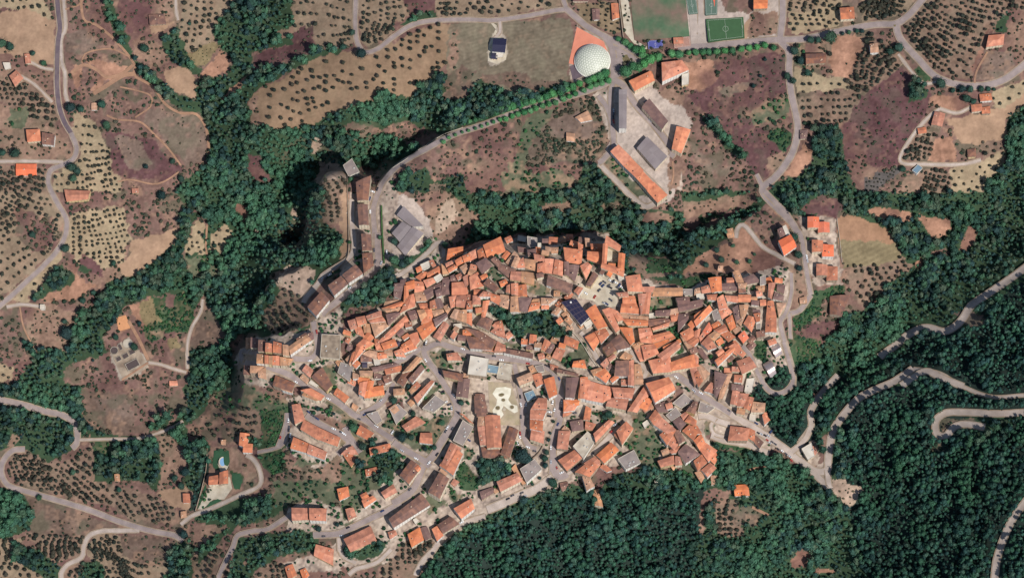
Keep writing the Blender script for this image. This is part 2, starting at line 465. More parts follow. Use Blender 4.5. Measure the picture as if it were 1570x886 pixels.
T 1045,68 1148,62 1150,30 1096,64
F 337 490 3.935
G 0,350 140,370 320,480 480,500 400,520 240,560 100,500 0,470
G 560,290 690,270 720,380 640,440
G 430,290 500,330 490,390
B 700,140 780,130 760,250 740,200
G 600,480 760,520 860,600 820,640 700,560
B 990,490 1110,480 1110,560 1010,560
G 1050,600 1200,580 1340,600 1400,700 1300,820 1140,760 1040,700
G 1180,440 1280,380 1320,420 1230,520
G 1270,180 1360,190 1380,330 1300,280
K 560,580 620,560 760,640 740,680 640,640
G 480,830 620,870 450,885
G 820,760 900,720 900,885 840,885
F 595 700 8.722
O 900,200 1000,60 1150,180 1230,380 1150,440 1000,440
G 520,480 760,560 780,640 560,760 480,640
G 820,480 1000,480 960,560 840,580
F 420 690 8.722
G 0,420 500,380 800,420 850,560 800,760 700,700 400,630 200,720 0,760
G 860,440 1200,280 1400,420 1420,560 1140,560 1100,880 860,700
F 945 610 8.722
G 200,240 430,300 560,480 620,640 520,840 200,720 100,620 220,480
F 0 0 1
D 1295,600 1440,590 1440,650 1420,720 1300,745 1285,690
D 1150,600 1200,560 1240,560 1250,600 1240,680 1205,700
F 523 0 2.992
K 505,150 540,130 530,330 500,300
E 480,360 560,300 620,330 540,480 470,460
F 1046 0 2.992
N 160,400 300,380 300,420 180,440
N 20,640 120,720 230,780 200,820 60,740
B 250,480 320,500 310,560 260,540
F 0 0 2.992
N 300,150 400,130 450,200 380,260 300,240
N 520,620 640,640 700,760 600,790
F 0 590 2.992
N 420,60 560,40 640,120 520,180
B 600,80 720,90 700,180 620,190
F 0 0 1
G 335,575 372,590 374,625 350,640 330,610
W 300,560 345,560 362,585 340,600 300,600
"""
ROADS = """
F 0 0 2.992
d 7 main 262,-10 268,60 275,130 266,200 262,300 262,400 272,490 295,560 325,610
a 6.5 main 325,610 352,680 335,730 280,760 230,785 222,840 240,886 265,935 300,995 305,1055 280,1125 215,1205 130,1285 50,1360 -10,1410
l 4 lane -10,742 120,740 290,744
l 3.5 lane 806,-5 808,50 818,95
l 3 lane 130,280 190,310 245,322
l 4 verge 292,0 300,130 280,180 284,290 298,330 300,430 312,470
t 4 track 370,-5 385,90 440,115 500,160 550,210 600,270 620,310 620,350 700,400 760,480 830,520 900,525 945,590 958,680 950,760
t 5 track 330,340 380,300 440,320 490,355 560,340 610,300
t 2.5 track 375,290 390,250 450,230 520,228 590,260
t 3 track 490,530 540,550 640,560 700,610 770,680 830,760
t 2.5 track 540,835 600,825 700,845 760,830 820,790
t 7 track 430,430 480,400 560,350 620,340
t 3 track 300,45 360,25 380,0
t 2.5 track 550,400 620,415 690,440 690,490 620,540
l 2.5 lane 95,350 160,390 240,470
F 523 0 2.992
a 6 main 68,-10 65,120 75,200 110,240 170,225 240,170 330,115 440,95 600,92 700,95 850,75 980,50 1030,40 1015,-10
a 8 main 1030,40 1070,75 1130,125 1210,170 1300,215 1380,260 1420,285
a 9 main 1210,170 1240,220 1250,290 1250,365
a 7 main 1420,285 1350,290 1300,330 1260,350
a 8 main 1250,365 1180,400 1060,440 930,480 800,520 650,575 540,610 460,645 380,690 290,740 230,790 190,840 170,886 150,950 150,1010 165,1200
a 9 main 1250,365 1300,400 1350,480 1440,580 1520,690 1510,720
a 6 lane 1255,370 1235,430 1240,560 1250,660
a 7 lane 1180,440 1230,520 1250,660 1200,735 1180,750
l 6 lane 1250,660 1330,740 1420,830 1480,890
l 6 lane 1180,750 1260,830 1330,900 1400,950 1480,900
l 4 lane 700,180 728,150 728,100
t 2.5 track 1520,740 1525,800 1515,850
F 1046 0 2.992
a 9 main -20,218 120,212 300,195 420,185 560,180 720,145 880,115 980,110 1040,70 1110,-10
a 9 main 460,-10 460,80 450,160 450,190
a 9 main 450,190 490,240 490,330 500,430 520,520 530,600 510,690 470,760 420,820 370,860 375,890 400,920 450,970 500,1020 530,1070
a 9 main 980,110 1000,180 1080,270 1160,350 1260,390 1380,395 1480,365 1568,300 1600,270
l 8 lane 85,-10 85,90 80,210
l 3 lane 990,250 1060,340 1110,385 1170,375
l 3.5 lane 1180,500 1130,540 1060,620 1000,740 1130,755 1280,755 1370,735
l 3 lane 1180,500 1260,520 1330,490
t 3 track 1340,400 1350,330 1400,240
a 5 main 340,800 370,860
F 1046 295 2.992
a 6.5 main 375,-5 430,50 480,100 515,160 545,200 560,290 575,390 590,470
a 6 main 590,470 540,540 480,560 450,590 460,650 490,750 510,830 510,886
a 5 lane 500,370 500,460 480,540 455,580
l 5 lane 500,320 520,330 440,290 370,250 320,190 280,150 255,165 245,210
l 10 main 1600,325 1520,385 1440,440 1380,480 1325,520 1290,575 1255,612 1200,638 1120,620 1050,645 980,700 905,755
l 9 main 1005,886 1060,850 1120,820 1190,850 1290,890
F 0 0 1
l 4 main 1400,565 1440,572 1475,592 1520,608 1570,606
l 9.5 main 1400,565 1370,585 1340,598 1315,612 1290,640 1276,665 1270,700 1268,720 1250,722 1225,705
l 7.5 main 1285,575 1262,600 1243,630 1243,655 1222,685
l 9 main 1570,632 1530,634 1480,632 1450,633 1435,645 1436,665 1450,668 1462,655 1480,650 1510,655
l 8.5 main 1575,765 1550,800 1530,850 1524,890
l 8 main 1225,705 1245,722 1268,745 1275,750
l 7 main 1268,720 1272,750
F 0 590 2.992
a 8 main -20,65 100,90 200,120 290,140 340,175 355,220 350,270 330,290
a 7 main 115,295 60,300 20,340 5,390 20,440 60,470 200,510 400,570 560,630 700,670 800,690 840,715
l 5.5 lane 640,665 560,668 470,670 410,690 385,740 375,790 310,825 280,865 285,900
l 5 lane 830,640 880,600 960,570 1090,510 1190,460 1190,390 1160,340 1130,320
a 6 lane 1000,890 1030,820 1070,740 1090,690 1160,670 1230,660 1310,610 1350,590
a 8 main 1440,685 1530,685 1600,680
a 4 lane 1180,310 1300,270 1320,150
l 2.5 lane 365,252 440,250 540,248 640,245 740,215 800,190 840,165
F 0 295 2.992
l 3.5 lane 30,525 100,515 160,520 210,530
l 3 lane 680,780 740,790 800,810 855,825
l 3 lane 860,810 860,700 880,620 920,550 930,490
t 3 track 950,150 945,250 955,310
t 5 track 590,590 640,680 680,770
t 3 track 560,860 680,780
t 2.5 track 90,520 110,620 170,740
F 455 375 8.722
a 9 main 1080,-150 1080,50 1090,200 1060,320 950,430 800,560 650,670 480,810 400,870 340,950
l 7 lane 740,-600 740,-300 770,0 740,130 640,230 480,330 350,420 290,520 130,700 90,780
F 540 340 8.722
l 6 lane 1240,280 1130,290 1050,380 850,560 720,660 620,720 590,690
l 5 lane 1220,290 1220,400 1210,500 1190,560
F 365 500 8.722
a 8 lane 1010,-60 1020,30 1040,140 1070,260 1040,370 960,440 800,440 600,410 350,370 130,340 60,330 60,470 300,520 500,580 700,660 830,760 1000,850
F 420 595 8.722
a 8 main 500,-20 700,100 900,220 1060,350 1230,430 1400,560 1600,690
a 8 lane 1600,0 1530,60 1450,180 1300,290 1160,350
a 8 lane 60,800 170,500 190,330
a 9 lane 430,360 560,450 700,530 870,610 980,680 1000,760 850,881
a 8 lane 950,520 1010,650 1080,740 1160,860
F 595 610 8.722
a 9 main 70,590 200,680 340,760 480,840 560,920
a 10 main 850,-50 920,100 920,250 800,450 680,640 600,780 480,900 350,1200 200,1330 60,1410
F 540 530 8.722
a 8 main 980,0 960,90 1030,230 1150,380 1240,530 1340,680 1440,830
a 8 main 960,60 1150,-30 1350,30 1700,130 2000,170 2250,200 2500,250 2700,350
a 6 lane 920,30 800,130 650,200 550,250
a 6 lane 560,500 490,620 430,720 280,830 200,870
F 715 530 8.722
a 7 main 640,240 660,330 680,420 720,600 760,800 790,900
a 8 main 1140,320 1240,500 1270,700 1240,900
l 7 main 1140,280 1300,400 1500,480 1700,500 1900,560
F 770 610 8.722
a 9 main 740,-50 760,150 770,300 700,480 680,620 680,800 680,900 660,1020
a 7 lane 300,0 270,200 280,400 290,520 350,640 460,680
F 770 690 8.722
l 7 lane 1600,-300 1480,-220 1340,-80 1200,60 1090,170 950,260 870,310
a 12 main 680,100 690,250 760,350 870,310
l 11 main 700,350 560,450 420,540 250,600 60,690 -200,800
F 595 780 8.722
l 7 main 1300,100 1100,160 960,220 830,310 690,430 600,560 480,680 390,830 370,890
F 420 780 8.722
a 8 main 520,350 700,345 860,330 1000,270 1250,150 1500,30 1700,-80
l 5 lane 870,370 880,550 950,650 1100,720
l 5 lane 1570,540 1400,700 1250,760 1100,800 1000,880
F 890 530 8.722
l 6 lane 680,60 760,200 880,330 850,420 750,560 640,800
a 9 main 880,470 1200,370 1380,460 1570,610
F 1065 530 8.722
a 8 main 0,610 150,700 350,820 480,910
a 6 main 860,400 940,540 1020,620 1130,640 1230,600 1310,500 1310,380 1260,200 1220,60 1190,-50
a 6 lane 860,400 800,280 740,130 640,0
F 1090 610 8.722
l 9 main 0,60 200,170 400,300 600,420 800,550 1000,690 1180,840
l 8 lane 0,500 200,570 450,610 650,690 780,740
l 8 lane -170,250 -60,240 100,310 250,360
l 7 lane 1330,400 1280,520 1180,640 1080,720
F 1046 590 2.992
t 4 track 400,600 320,560
F 890 435 8.722
l 6 lane 0,650 90,760 200,950 260,1080
F 0 0 1
l 4 lane 1098,640 1090,652 1095,665 1110,670
a 5 lane 860,590 851,640
a 4 lane 1210,480 1212,520
t 3 track 1130,735 1150,720 1175,715
"""
HOUSES = """
F 540 340 8.722
o 850,620 915,590 935,650 870,680
w 915,575 1020,530 1035,600 935,650
r 1025,525 1085,512 1120,585 1080,610
o 1000,690 1190,578 1205,690 1020,775
o 955,785 1080,748 1115,803 1000,875
t 1195,570 1235,600 1290,690 1212,705
o 1290,365 1475,335 1475,420 1270,505
r 1250,560 1365,500 1393,553 1265,613
o 1275,627 1395,560 1412,610 1300,680
o 1375,520 1470,460 1500,540 1405,590
o 1475,460 1565,425 1580,510 1500,543
r 850,740 950,665 1005,680 930,795
m 650,780 720,770 700,860 630,860
t 1440,610 1520,560 1560,630 1500,700
m 1310,730 1370,700 1400,800 1320,800
m 1200,750 1300,740 1300,800 1210,810
F 715 340 8.722
o 30,420 130,370 150,480 50,530
r 150,390 230,345 265,470 170,500
o 235,315 450,210 515,395 285,475 3
m 135,555 260,485 340,590 215,690
b 330,510 390,470 460,540 420,600
b 440,560 660,640 560,740 430,640
r 600,665 740,672 735,790 590,770
t 742,668 905,690 900,840 740,800
t 530,540 640,400 700,470 590,595
t 600,590 650,475 720,490 665,620
o 685,535 760,480 780,610 685,615
t 785,500 950,520 940,660 785,612
r 905,430 1040,460 1040,535 920,520
o 955,565 1045,545 1045,680 950,670
o 1052,500 1180,510 1150,690 1058,680
o 1187,510 1290,540 1285,720 1165,690
m 690,340 800,360 800,410 700,410
m 820,380 930,360 930,440 830,460
o 930,340 990,350 990,430 940,420
g 820,210 940,230 940,340 830,350
w 955,285 1000,285 1000,340 955,340 4
r 1110,215 1220,220 1210,300 1105,300
t 1230,220 1330,190 1330,270 1230,290
o 1340,170 1420,170 1430,240 1345,250
t 1060,330 1135,345 1130,400 1060,390
t 1142,345 1230,345 1220,420 1140,420
o 1310,350 1545,385 1530,565 1330,530 3
o 1495,290 1560,310 1555,380 1500,375
m 1310,535 1370,540 1370,720 1310,700
m 1375,580 1510,590 1450,790 1380,740
t 40,640 130,660 60,720 20,700
o 45,740 150,680 240,850 60,900
F 890 340 8.722
o 0,590 90,545 150,600 75,760
b 75,840 170,670 235,720 140,860
o 100,400 298,412 290,570 95,500 3
r 140,300 288,300 288,408 150,398
t 60,220 130,230 140,330 70,330
F 1065 340 8.722
O 1130,260 1280,180 1355,330 1200,440
w 1180,70 1220,50 1270,165 1225,185
m 1110,110 1170,80 1215,180 1150,220
t 420,110 510,90 520,200 450,210 1
t 515,680 590,650 680,860 590,881 3
m 650,760 780,700 870,800 690,840
g 880,740 945,720 950,830 880,840
t 320,600 380,600 370,670 310,650 1
F 540 435 8.722
m 565,0 690,-10 670,90 560,80
m 560,95 670,100 645,200 560,160 2
o 715,-10 825,-50 835,60 745,75
o 700,30 745,40 755,150 690,235
o 835,-30 950,-20 965,90 840,110
t 835,115 960,110 1000,225 860,230
o 755,165 840,140 835,300 640,385
o 420,320 690,225 760,240 600,330
t 400,330 600,280 650,350 500,410
m 455,410 600,380 640,400 490,545
t 440,240 640,210 650,240 430,320 1
m 965,90 1195,-20 1210,50 1010,215
m 1110,90 1190,60 1200,150 1130,180
m 1210,-60 1310,-50 1310,130 1200,150
o 1340,-10 1510,-20 1545,140 1340,145
r 1480,-85 1565,-130 1560,0 1515,50
r 50,455 165,430 190,520 80,560
r 220,490 390,430 440,500 250,520
r 190,430 380,360 390,430 210,480
t 250,515 450,500 490,560 310,700
r -60,500 40,470 60,580 -20,610
t 150,540 230,540 250,650 160,650
r 20,580 110,560 170,720 60,660
o 150,720 210,640 290,720 200,800
o 60,820 150,740 290,800 150,881
o 320,800 700,440 740,510 350,870
m 740,370 850,350 900,440 790,490
t 870,360 960,345 1000,420 920,490
r 890,265 1020,260 1030,330 920,340
o 960,350 1060,350 1080,480 930,530
o 870,600 1070,460 1115,600 950,740
t 1070,360 1210,340 1250,430 1100,440
m 1090,470 1260,390 1270,440 1120,570
r 1040,240 1100,220 1130,320 1040,330
m 1100,210 1180,200 1230,310 1120,340
t 1220,310 1290,270 1350,340 1280,420
o 1295,180 1390,160 1370,300 1320,320
r 1400,170 1530,155 1530,320 1390,300
r 1535,155 1620,150 1620,290 1535,310
t 1310,440 1370,340 1440,350 1400,480
t 1430,360 1530,350 1525,520 1400,480
o 1530,400 1600,400 1600,560 1530,520
r 1090,700 1220,510 1290,560 1180,760
o 760,690 870,650 900,760 840,840
o 660,820 780,740 850,860 700,900
k 540,820 620,760 650,810 570,860 1
F 715 435 8.722
b 235,0 300,-70 440,60 380,100
r 540,30 600,5 610,130 530,110
o 600,5 690,0 690,150 605,135
r 700,30 800,10 810,165 700,165
r 170,170 230,100 330,120 320,170
o 325,130 465,170 450,290 330,220
r 90,160 180,160 190,270 85,275
r 10,240 80,235 80,340 5,340
o 225,240 310,230 250,450 205,430
t 460,150 620,170 590,340 450,300
t 600,180 710,170 720,370 590,370
m 700,190 870,190 820,370 720,360
t 870,250 900,200 1000,200 990,290
o 870,260 980,250 970,330 830,370
t 1005,190 1200,200 1100,270 1005,270
b 140,550 210,450 350,480 300,620
r 350,560 430,510 500,600 520,720
r 330,640 420,570 520,730 430,700 2
r 380,520 470,490 500,590 430,590
b 0,600 220,650 400,770 330,860 3
b 0,700 250,740 330,880 60,860 3
r 420,770 520,830 520,900 380,900
o 855,680 940,690 930,800 840,790
t 920,780 1005,790 1000,860 910,850
r 1050,740 1130,790 1070,881 1000,880
m 1140,800 1180,820 1110,900 1070,881
r 1330,700 1500,770 1480,870 1310,800
r 1440,100 1490,40 1560,60 1500,150
t 1140,390 1210,310 1270,340 1210,420
t 1310,490 1370,440 1420,510 1390,560
b 1085,-10 1400,0 1370,130 1085,20 3
b 1105,-110 1410,10 1390,110 1085,20 3
F 890 435 8.722
o 610,-90 790,-120 830,100 640,90
r 480,125 625,110 640,165 520,170 3
o 570,170 720,165 740,260 570,265
o 560,270 740,265 790,400 540,380
r 770,150 880,140 820,400 800,400 3
o 880,110 950,60 915,390 830,390 3
r 830,50 990,45 960,110 850,110
t 1000,60 1350,60 1350,160 980,165 2
g 1365,80 1490,80 1490,155 1360,160 1
m 1280,190 1450,175 1460,260 1310,270 3
m 1310,275 1620,210 1620,300 1330,370 3
o 80,370 200,290 350,560 230,600 3
o 300,360 400,330 520,600 470,640 3
o 400,330 500,370 580,480 500,500
t 510,390 900,440 890,480 560,460
o 560,470 890,490 890,560 640,555
o 530,590 690,600 720,770 670,810
b 900,480 1160,460 1200,510 930,570
o 960,590 1190,510 1170,570 980,620
r 1200,400 1310,380 1290,490 1220,510
m 1310,410 1440,400 1440,470 1310,640
m 1010,360 1200,350 1180,430 1010,430 2
t 1200,350 1310,330 1310,390 1190,420 2
o 780,600 930,590 960,680 800,740
o 800,740 930,680 950,790 810,780
o 930,700 1180,640 1240,700 960,790
o 950,790 1240,700 1260,730 1000,881
o 70,710 280,600 330,640 180,880
r 200,640 330,600 380,680 280,790
b 400,780 520,680 660,840 500,881 3
b 300,860 400,785 480,890 360,960 3
t 690,820 800,770 850,820 740,881
o 1110,840 1320,740 1340,790 1130,920
o 1440,540 1570,390 1620,440 1500,600
o 1340,660 1470,590 1560,690 1420,780
r 1420,780 1560,690 1580,770 1510,840
t 1340,700 1440,770 1520,840 1450,890
F 1065 435 8.722
o 190,-70 350,-85 360,90 235,110
r 90,50 180,20 220,110 100,130
t 0,70 90,50 100,130 0,150
m 370,0 560,-10 560,90 370,90
t 580,-5 700,-10 680,60 590,50
r 165,150 300,140 280,220 180,210
o 300,200 380,150 440,320 330,340
o 320,340 440,320 500,380 370,470
o 410,160 580,170 570,250 440,230
o 590,150 750,150 740,240 590,240
o 0,500 190,300 230,360 30,560
o 0,420 170,300 190,330 0,500
g 230,380 300,340 350,470 270,500 2
o 420,480 500,420 550,570 480,620
m 510,330 590,280 640,400 560,530
t 600,290 720,290 690,400 620,440
t 565,505 650,430 685,415 620,560
o 660,530 720,430 820,470 760,640
m 780,340 870,350 880,400 780,400
r 790,400 875,400 870,500 830,510
g 830,540 880,530 880,600 825,600 1
r 990,0 1080,-10 1030,200 985,170 3
m 1110,10 1210,20 1190,130 1100,90
m 1080,110 1190,160 1180,230 1050,200
r 980,240 1050,235 1090,440 960,440 3
r 960,445 1090,445 1090,640 950,640 3
t 1100,260 1220,260 1210,300 1130,430
O 110,640 190,520 240,600 170,700
o 0,640 80,600 60,700 0,780
r 60,720 110,650 150,690 80,790 2
r 260,620 400,540 440,620 340,660
t 170,700 260,640 340,680 260,760
r 340,660 440,620 540,710 450,770
r 90,800 180,700 290,850 180,881
O 585,700 660,630 720,720 650,790
o 410,860 540,760 620,860 560,950
t 820,40 950,20 980,110 840,100 1
t 1400,200 1490,180 1500,260 1410,270 1
F 365 500 8.722
t 105,160 160,160 160,290 105,295 3
m 175,160 270,180 270,295 170,290 3
b 275,190 370,200 360,340 270,330 3
r 370,225 455,240 450,345 365,340 3
r 475,205 580,235 575,355 470,345 3
t 600,250 670,260 680,390 600,380 3
t 685,270 900,120 970,190 710,370 3
b 780,170 900,90 950,120 830,210 3
m 900,110 1000,80 1010,170 920,220 3
t 255,375 355,380 355,500 250,490 3
r 357,390 410,395 410,500 357,500 3
t 412,400 462,400 460,505 412,505 3
o 464,400 550,405 550,520 462,515 3
t 565,415 640,425 650,525 568,525 3
t 650,430 740,440 680,520 640,510 2
b 85,525 170,540 165,650 75,640 3
t 175,550 350,560 250,640 170,640 2
t 270,600 370,570 380,720 280,690 2
b 510,665 750,760 710,870 475,790 3
r 915,515 1000,590 960,680 860,590 2
t 830,690 870,640 950,720 920,770 1
w 950,760 975,725 1070,790 1050,820 1
b 990,680 1130,560 1255,780 1180,860
t 1440,440 1570,300 1570,430 1500,520
t 1300,480 1350,440 1400,480 1360,560 1
g 1380,490 1540,540 1490,730 1340,620
r 1450,150 1510,170 1480,240 1430,210 1
m 1480,230 1560,270 1500,340 1450,310 1
y 1130,122 1360,130 1350,430 1110,405 2
F 540 530 8.722
o 70,-20 190,-70 230,-20 10,220
o 0,100 50,70 40,160 -40,230
r 300,-90 430,-60 420,60 320,50
o 390,-30 560,-90 600,0 430,50
o 330,100 450,80 460,160 350,180
t 430,40 540,60 540,130 440,130 2
o 560,80 650,40 710,150 590,140
o 645,20 790,-80 860,30 700,90
t 140,110 230,60 330,80 320,180 2
b 120,130 260,120 260,210 120,210 2
k 130,215 200,215 200,290 140,290 2
t 100,335 270,335 260,400 110,400
t 10,355 90,390 80,440 10,440
o 70,420 230,440 190,540 90,530
o 100,500 200,480 165,680 90,640
o 220,470 290,480 240,690 165,690
o 260,560 410,530 425,650 250,680
m 270,290 560,230 640,270 300,350 2
m 290,360 400,390 380,440 300,440 1
r 440,320 650,270 650,340 460,380 2
b 410,410 510,380 530,470 440,500 2
b 340,480 420,450 440,530 360,540 1
t 680,350 860,150 930,180 800,320
b 605,480 700,330 800,350 690,540
b 760,440 920,260 960,310 810,490
t 555,580 690,570 700,650 560,660
o 835,680 1050,470 1090,490 880,760
g 950,830 1110,670 1240,760 1090,881
r 1265,110 1400,90 1460,190 1280,190
b 1215,330 1480,380 1460,470 1240,410
m 1425,460 1570,450 1545,690 1395,670
t 490,840 580,780 640,860 560,920 1
t 1490,370 1560,390 1540,440 1480,440 1
F 715 530 8.722
w 65,145 290,185 260,400 30,370 3
s 280,250 430,280 410,370 265,350 2
z 450,230 610,260 580,450 415,420 2
r 375,0 520,-10 500,90 375,90 2
b 520,40 880,100 870,175 515,100 3
r 185,0 370,-10 360,80 180,50 2
r 1000,-10 1100,-40 1070,90 1000,50
m 1110,-30 1180,10 1120,110 1065,80
r 1210,30 1320,60 1260,200 1150,150
o 1440,210 1570,190 1600,300 1420,280 2
r 1120,250 1230,280 1200,350 1130,310 1
b 1225,310 1490,370 1480,410 1220,360 2
t 680,430 860,355 890,460 720,525
t 830,290 890,260 940,340 870,370 1
g 920,280 1020,260 1040,340 960,350 1
r 885,390 1000,370 1030,500 940,545 2
o 1040,460 1170,420 1210,640 1110,690 3
s 780,640 890,600 935,690 820,745 1
m 1340,440 1500,430 1440,690 1330,680 3
o 1530,430 1620,430 1610,700 1500,690 3
o 1310,730 1500,720 1500,790 1310,870
b 110,680 240,680 280,890 120,890 2
F 890 530 8.722
t 140,330 270,290 300,340 180,400
r 270,250 350,170 380,230 330,300
o 200,390 320,300 400,400 340,490
b 480,210 640,200 640,400 460,395 3
r 640,220 710,200 715,520 640,510 3
t 725,250 800,250 830,390 725,390 2
t 725,400 830,400 840,510 725,510 2
t 530,160 600,80 700,140 650,200 2
o 700,0 870,-80 900,180 800,200
o 820,0 980,-20 1040,100 860,180
o 0,440 120,470 90,700 0,690 3
o 130,480 290,530 290,750 80,710 3
o 300,530 420,560 400,700 300,750 3
r 430,560 720,570 680,700 460,680 3
r 390,700 640,690 600,850 350,800 3
o 870,500 1180,415 1275,585 1000,760 4
o 640,860 850,550 920,650 760,880 3
r 790,800 890,680 950,830 860,881 2
o 920,200 1190,150 1210,340 980,360 3
o 1190,230 1500,120 1570,270 1220,330 3
r 1040,120 1290,-60 1330,20 1120,200 3
g 1240,770 1380,650 1490,740 1350,830 1
r 1470,310 1600,260 1640,420 1530,520 3
m 990,790 1120,750 1170,881 1040,881 2
F 1065 530 8.722
o 280,190 500,20 540,50 320,260 3
o 460,20 540,-30 680,100 640,150 3
r 570,210 730,150 820,280 640,370 3
t 20,270 100,270 200,370 60,540 3
r 0,380 60,330 140,420 50,540 3
o 0,110 50,160 50,230 0,260
m 30,60 90,30 180,160 130,180 2
r 130,600 220,490 290,540 260,640 2
m 270,350 430,400 300,680 260,640 3
t 400,390 500,380 380,690 320,700 3
r 535,390 640,395 630,490 530,480 2
m 500,510 650,530 640,610 500,590 2
w 700,450 800,440 760,620 670,610 1
v 1000,10 1110,-30 1160,110 1085,160 1
v 915,260 1010,205 1085,370 1010,420 1
r 510,600 600,620 570,790 480,770 3
r 600,640 720,650 650,810 570,800 3
r 690,680 790,700 740,860 660,830 3
t 790,750 940,770 930,881 760,881 3
g 80,760 260,830 170,900 50,881 1
F 420 595 8.722
t 60,-40 250,-30 240,60 110,20 3
o 370,30 500,5 670,100 620,160 3
t 380,100 420,50 620,150 560,170 3
r 850,0 1000,115 945,190 805,80 2
t 1060,200 1130,250 1100,310 1040,260 1
r 350,220 410,420 285,470 245,230 3
r 410,430 620,540 580,680 365,550 3
r 620,540 880,660 840,770 590,680 3
r 270,660 480,750 445,860 230,800 3
r 480,755 700,850 670,950 450,870 3
g 1250,350 1380,310 1440,430 1370,480 2
r 1160,500 1330,600 1260,690 1110,610 2
r 1285,800 1540,740 1560,830 1300,890 2
r 1000,790 1050,770 1120,881 900,881 2
F 595 610 8.722
r 195,370 370,250 490,330 255,440 2
r 440,470 580,470 590,610 425,590 2
g 30,160 130,90 250,200 110,340 1
r 960,210 1010,220 1140,340 1080,320 3
g 1000,310 1130,390 1000,620 880,560 3
r 840,610 970,680 830,900 720,880 3
b 1170,-40 1290,-40 1310,230 1190,235 2
t 1210,240 1300,240 1300,380 1195,380 2
r 1300,250 1490,250 1510,640 1330,650 3
r 1200,390 1310,385 1330,620 1235,620 3
F 770 610 8.722
b 95,400 210,440 100,780 -10,720 2
b -270,660 20,650 60,800 -245,790 2
r 480,0 600,0 600,150 380,150 4
r 375,155 600,160 545,290 370,280 4
r 370,285 550,300 540,450 370,410 4
r 400,400 560,450 545,600 380,550 3
o 825,30 1030,50 960,160 825,180 2
r 820,185 960,170 880,240 815,255 1
r 1120,110 1190,150 1170,290 1090,280 2
m 910,320 1070,290 1090,420 940,440 2
r 1120,310 1250,350 1200,430 1110,410 2
t 795,425 840,370 930,435 870,455 1
r 760,445 905,450 870,680 735,660 3
z 960,640 1140,460 1240,560 1090,790 3
o 1230,470 1420,300 1490,330 1260,580 3
r 760,830 980,690 1070,790 870,960 3
o 1270,760 1450,600 1550,700 1370,860 3
r 1500,490 1580,400 1650,480 1600,600 2
r 1100,870 1240,780 1300,860 1200,960 3
F 945 610 8.722
o 190,90 330,0 480,20 400,160 2
t 400,60 440,20 500,130 470,160 1
r 10,440 130,320 220,410 80,610 3
r 440,270 520,160 600,260 500,350 3
r 500,350 590,250 790,420 680,470 3
r 585,490 700,400 790,430 680,620 3
b 770,450 840,430 920,560 840,610 3
r 680,600 760,480 840,600 770,690 2
g 670,230 790,130 860,220 740,300 2
m 760,310 840,250 930,340 850,430 3
r 860,230 920,190 980,230 900,300 2
b 940,170 1030,50 1090,60 1050,210 3
r 920,310 980,230 1070,300 1060,370 3
r 890,440 980,360 1080,470 1030,560 3
r 1000,370 1080,370 1140,470 1060,480 3
o 1040,570 1130,480 1180,590 1110,680 3
o 1120,690 1190,600 1340,700 1230,840 3
o 1230,800 1320,700 1360,810 1310,881 3
m 830,720 930,620 1110,750 930,860 3
r 700,700 850,640 800,730 740,740 2
r 560,840 760,770 770,881 600,920 3
r 790,780 850,790 880,890 790,900 3
r 1040,840 1140,760 1210,860 1090,960 3
g 30,830 230,720 310,880 130,960 1
w 350,340 410,300 440,350 380,400 1
F 1090 610 8.722
r 270,380 510,410 480,560 240,560 3
r 520,410 590,440 580,580 485,520 3
b 600,500 700,590 650,670 575,590 2
o 690,230 740,180 790,290 720,350 2
w 1220,680 1340,610 1380,770 1300,820 2
r 1330,630 1450,680 1390,760 1310,700 2
F 0 0 1
F 420 690 8.722
r 915,40 970,0 1115,110 1030,210 2
r 1225,260 1370,225 1400,310 1240,345 1
o 850,520 985,490 1005,610 880,665 2
r 1155,600 1230,560 1270,620 1190,660 2
o 1180,670 1320,610 1365,660 1215,760 2
r 1440,560 1590,460 1640,560 1490,640 2
r 960,790 1060,770 1100,880 1000,930 2
r 235,765 465,770 465,930 240,940 4
r 470,770 710,775 700,945 475,935 4
F 595 700 8.722
b 165,240 310,50 430,150 280,350 3
o 355,150 405,110 435,165 400,200 3
r 700,110 860,-130 990,-30 870,230 3
b 530,470 680,210 820,290 690,560 4
t 690,190 720,150 800,210 770,250 1
r 840,360 880,300 950,340 890,400 1
b 30,820 430,510 540,650 90,930 3
o 875,690 1110,555 1160,690 980,830 4
m 1230,470 1390,410 1430,470 1260,570 1
t 1400,430 1460,400 1490,460 1430,490 1
r 1465,330 1720,220 1780,320 1515,455 3
w 335,840 375,820 410,860 370,900 1
F 770 690 8.722
t 130,260 180,200 310,440 270,460 1
g 250,250 430,130 520,250 330,420 3
b 770,440 870,420 880,480 800,550 1
t 1210,560 1300,540 1340,760 1240,740 1
r 1240,200 1290,60 1310,200 1230,240 2
r 970,290 1180,130 1290,220 1170,360 4
t 1070,350 1130,290 1240,480 1130,540 4
r 1310,230 1360,180 1460,270 1400,290 1
F 990 690 8.722
t 660,300 750,280 780,370 740,430 2
r 750,260 860,170 940,240 830,350 3
r 665,210 720,180 740,260 690,280 2
t 870,350 960,350 970,460 880,460 1
t 325,210 390,170 410,230 370,270 1
o 1180,470 1360,460 1380,600 1200,605 2
w 120,410 180,400 185,440 130,450 1
F 420 780 8.722
o 570,480 790,540 780,740 545,620 2
r 950,400 1280,240 1355,420 1035,560 3
r 150,780 250,740 300,881 200,940 1
o 350,820 420,790 470,881 400,960 1
F 595 780 8.722
o 270,340 420,250 470,410 320,500 3
m 420,270 520,240 580,380 500,420 1
o 590,270 670,220 735,350 655,420 3
b 670,210 830,105 940,200 740,320 3
r 0,310 90,280 120,340 30,400 1
F 1046 295 2.992
b 680,480 765,475 730,565 680,555 2
t 200,175 232,168 238,205 210,208 1
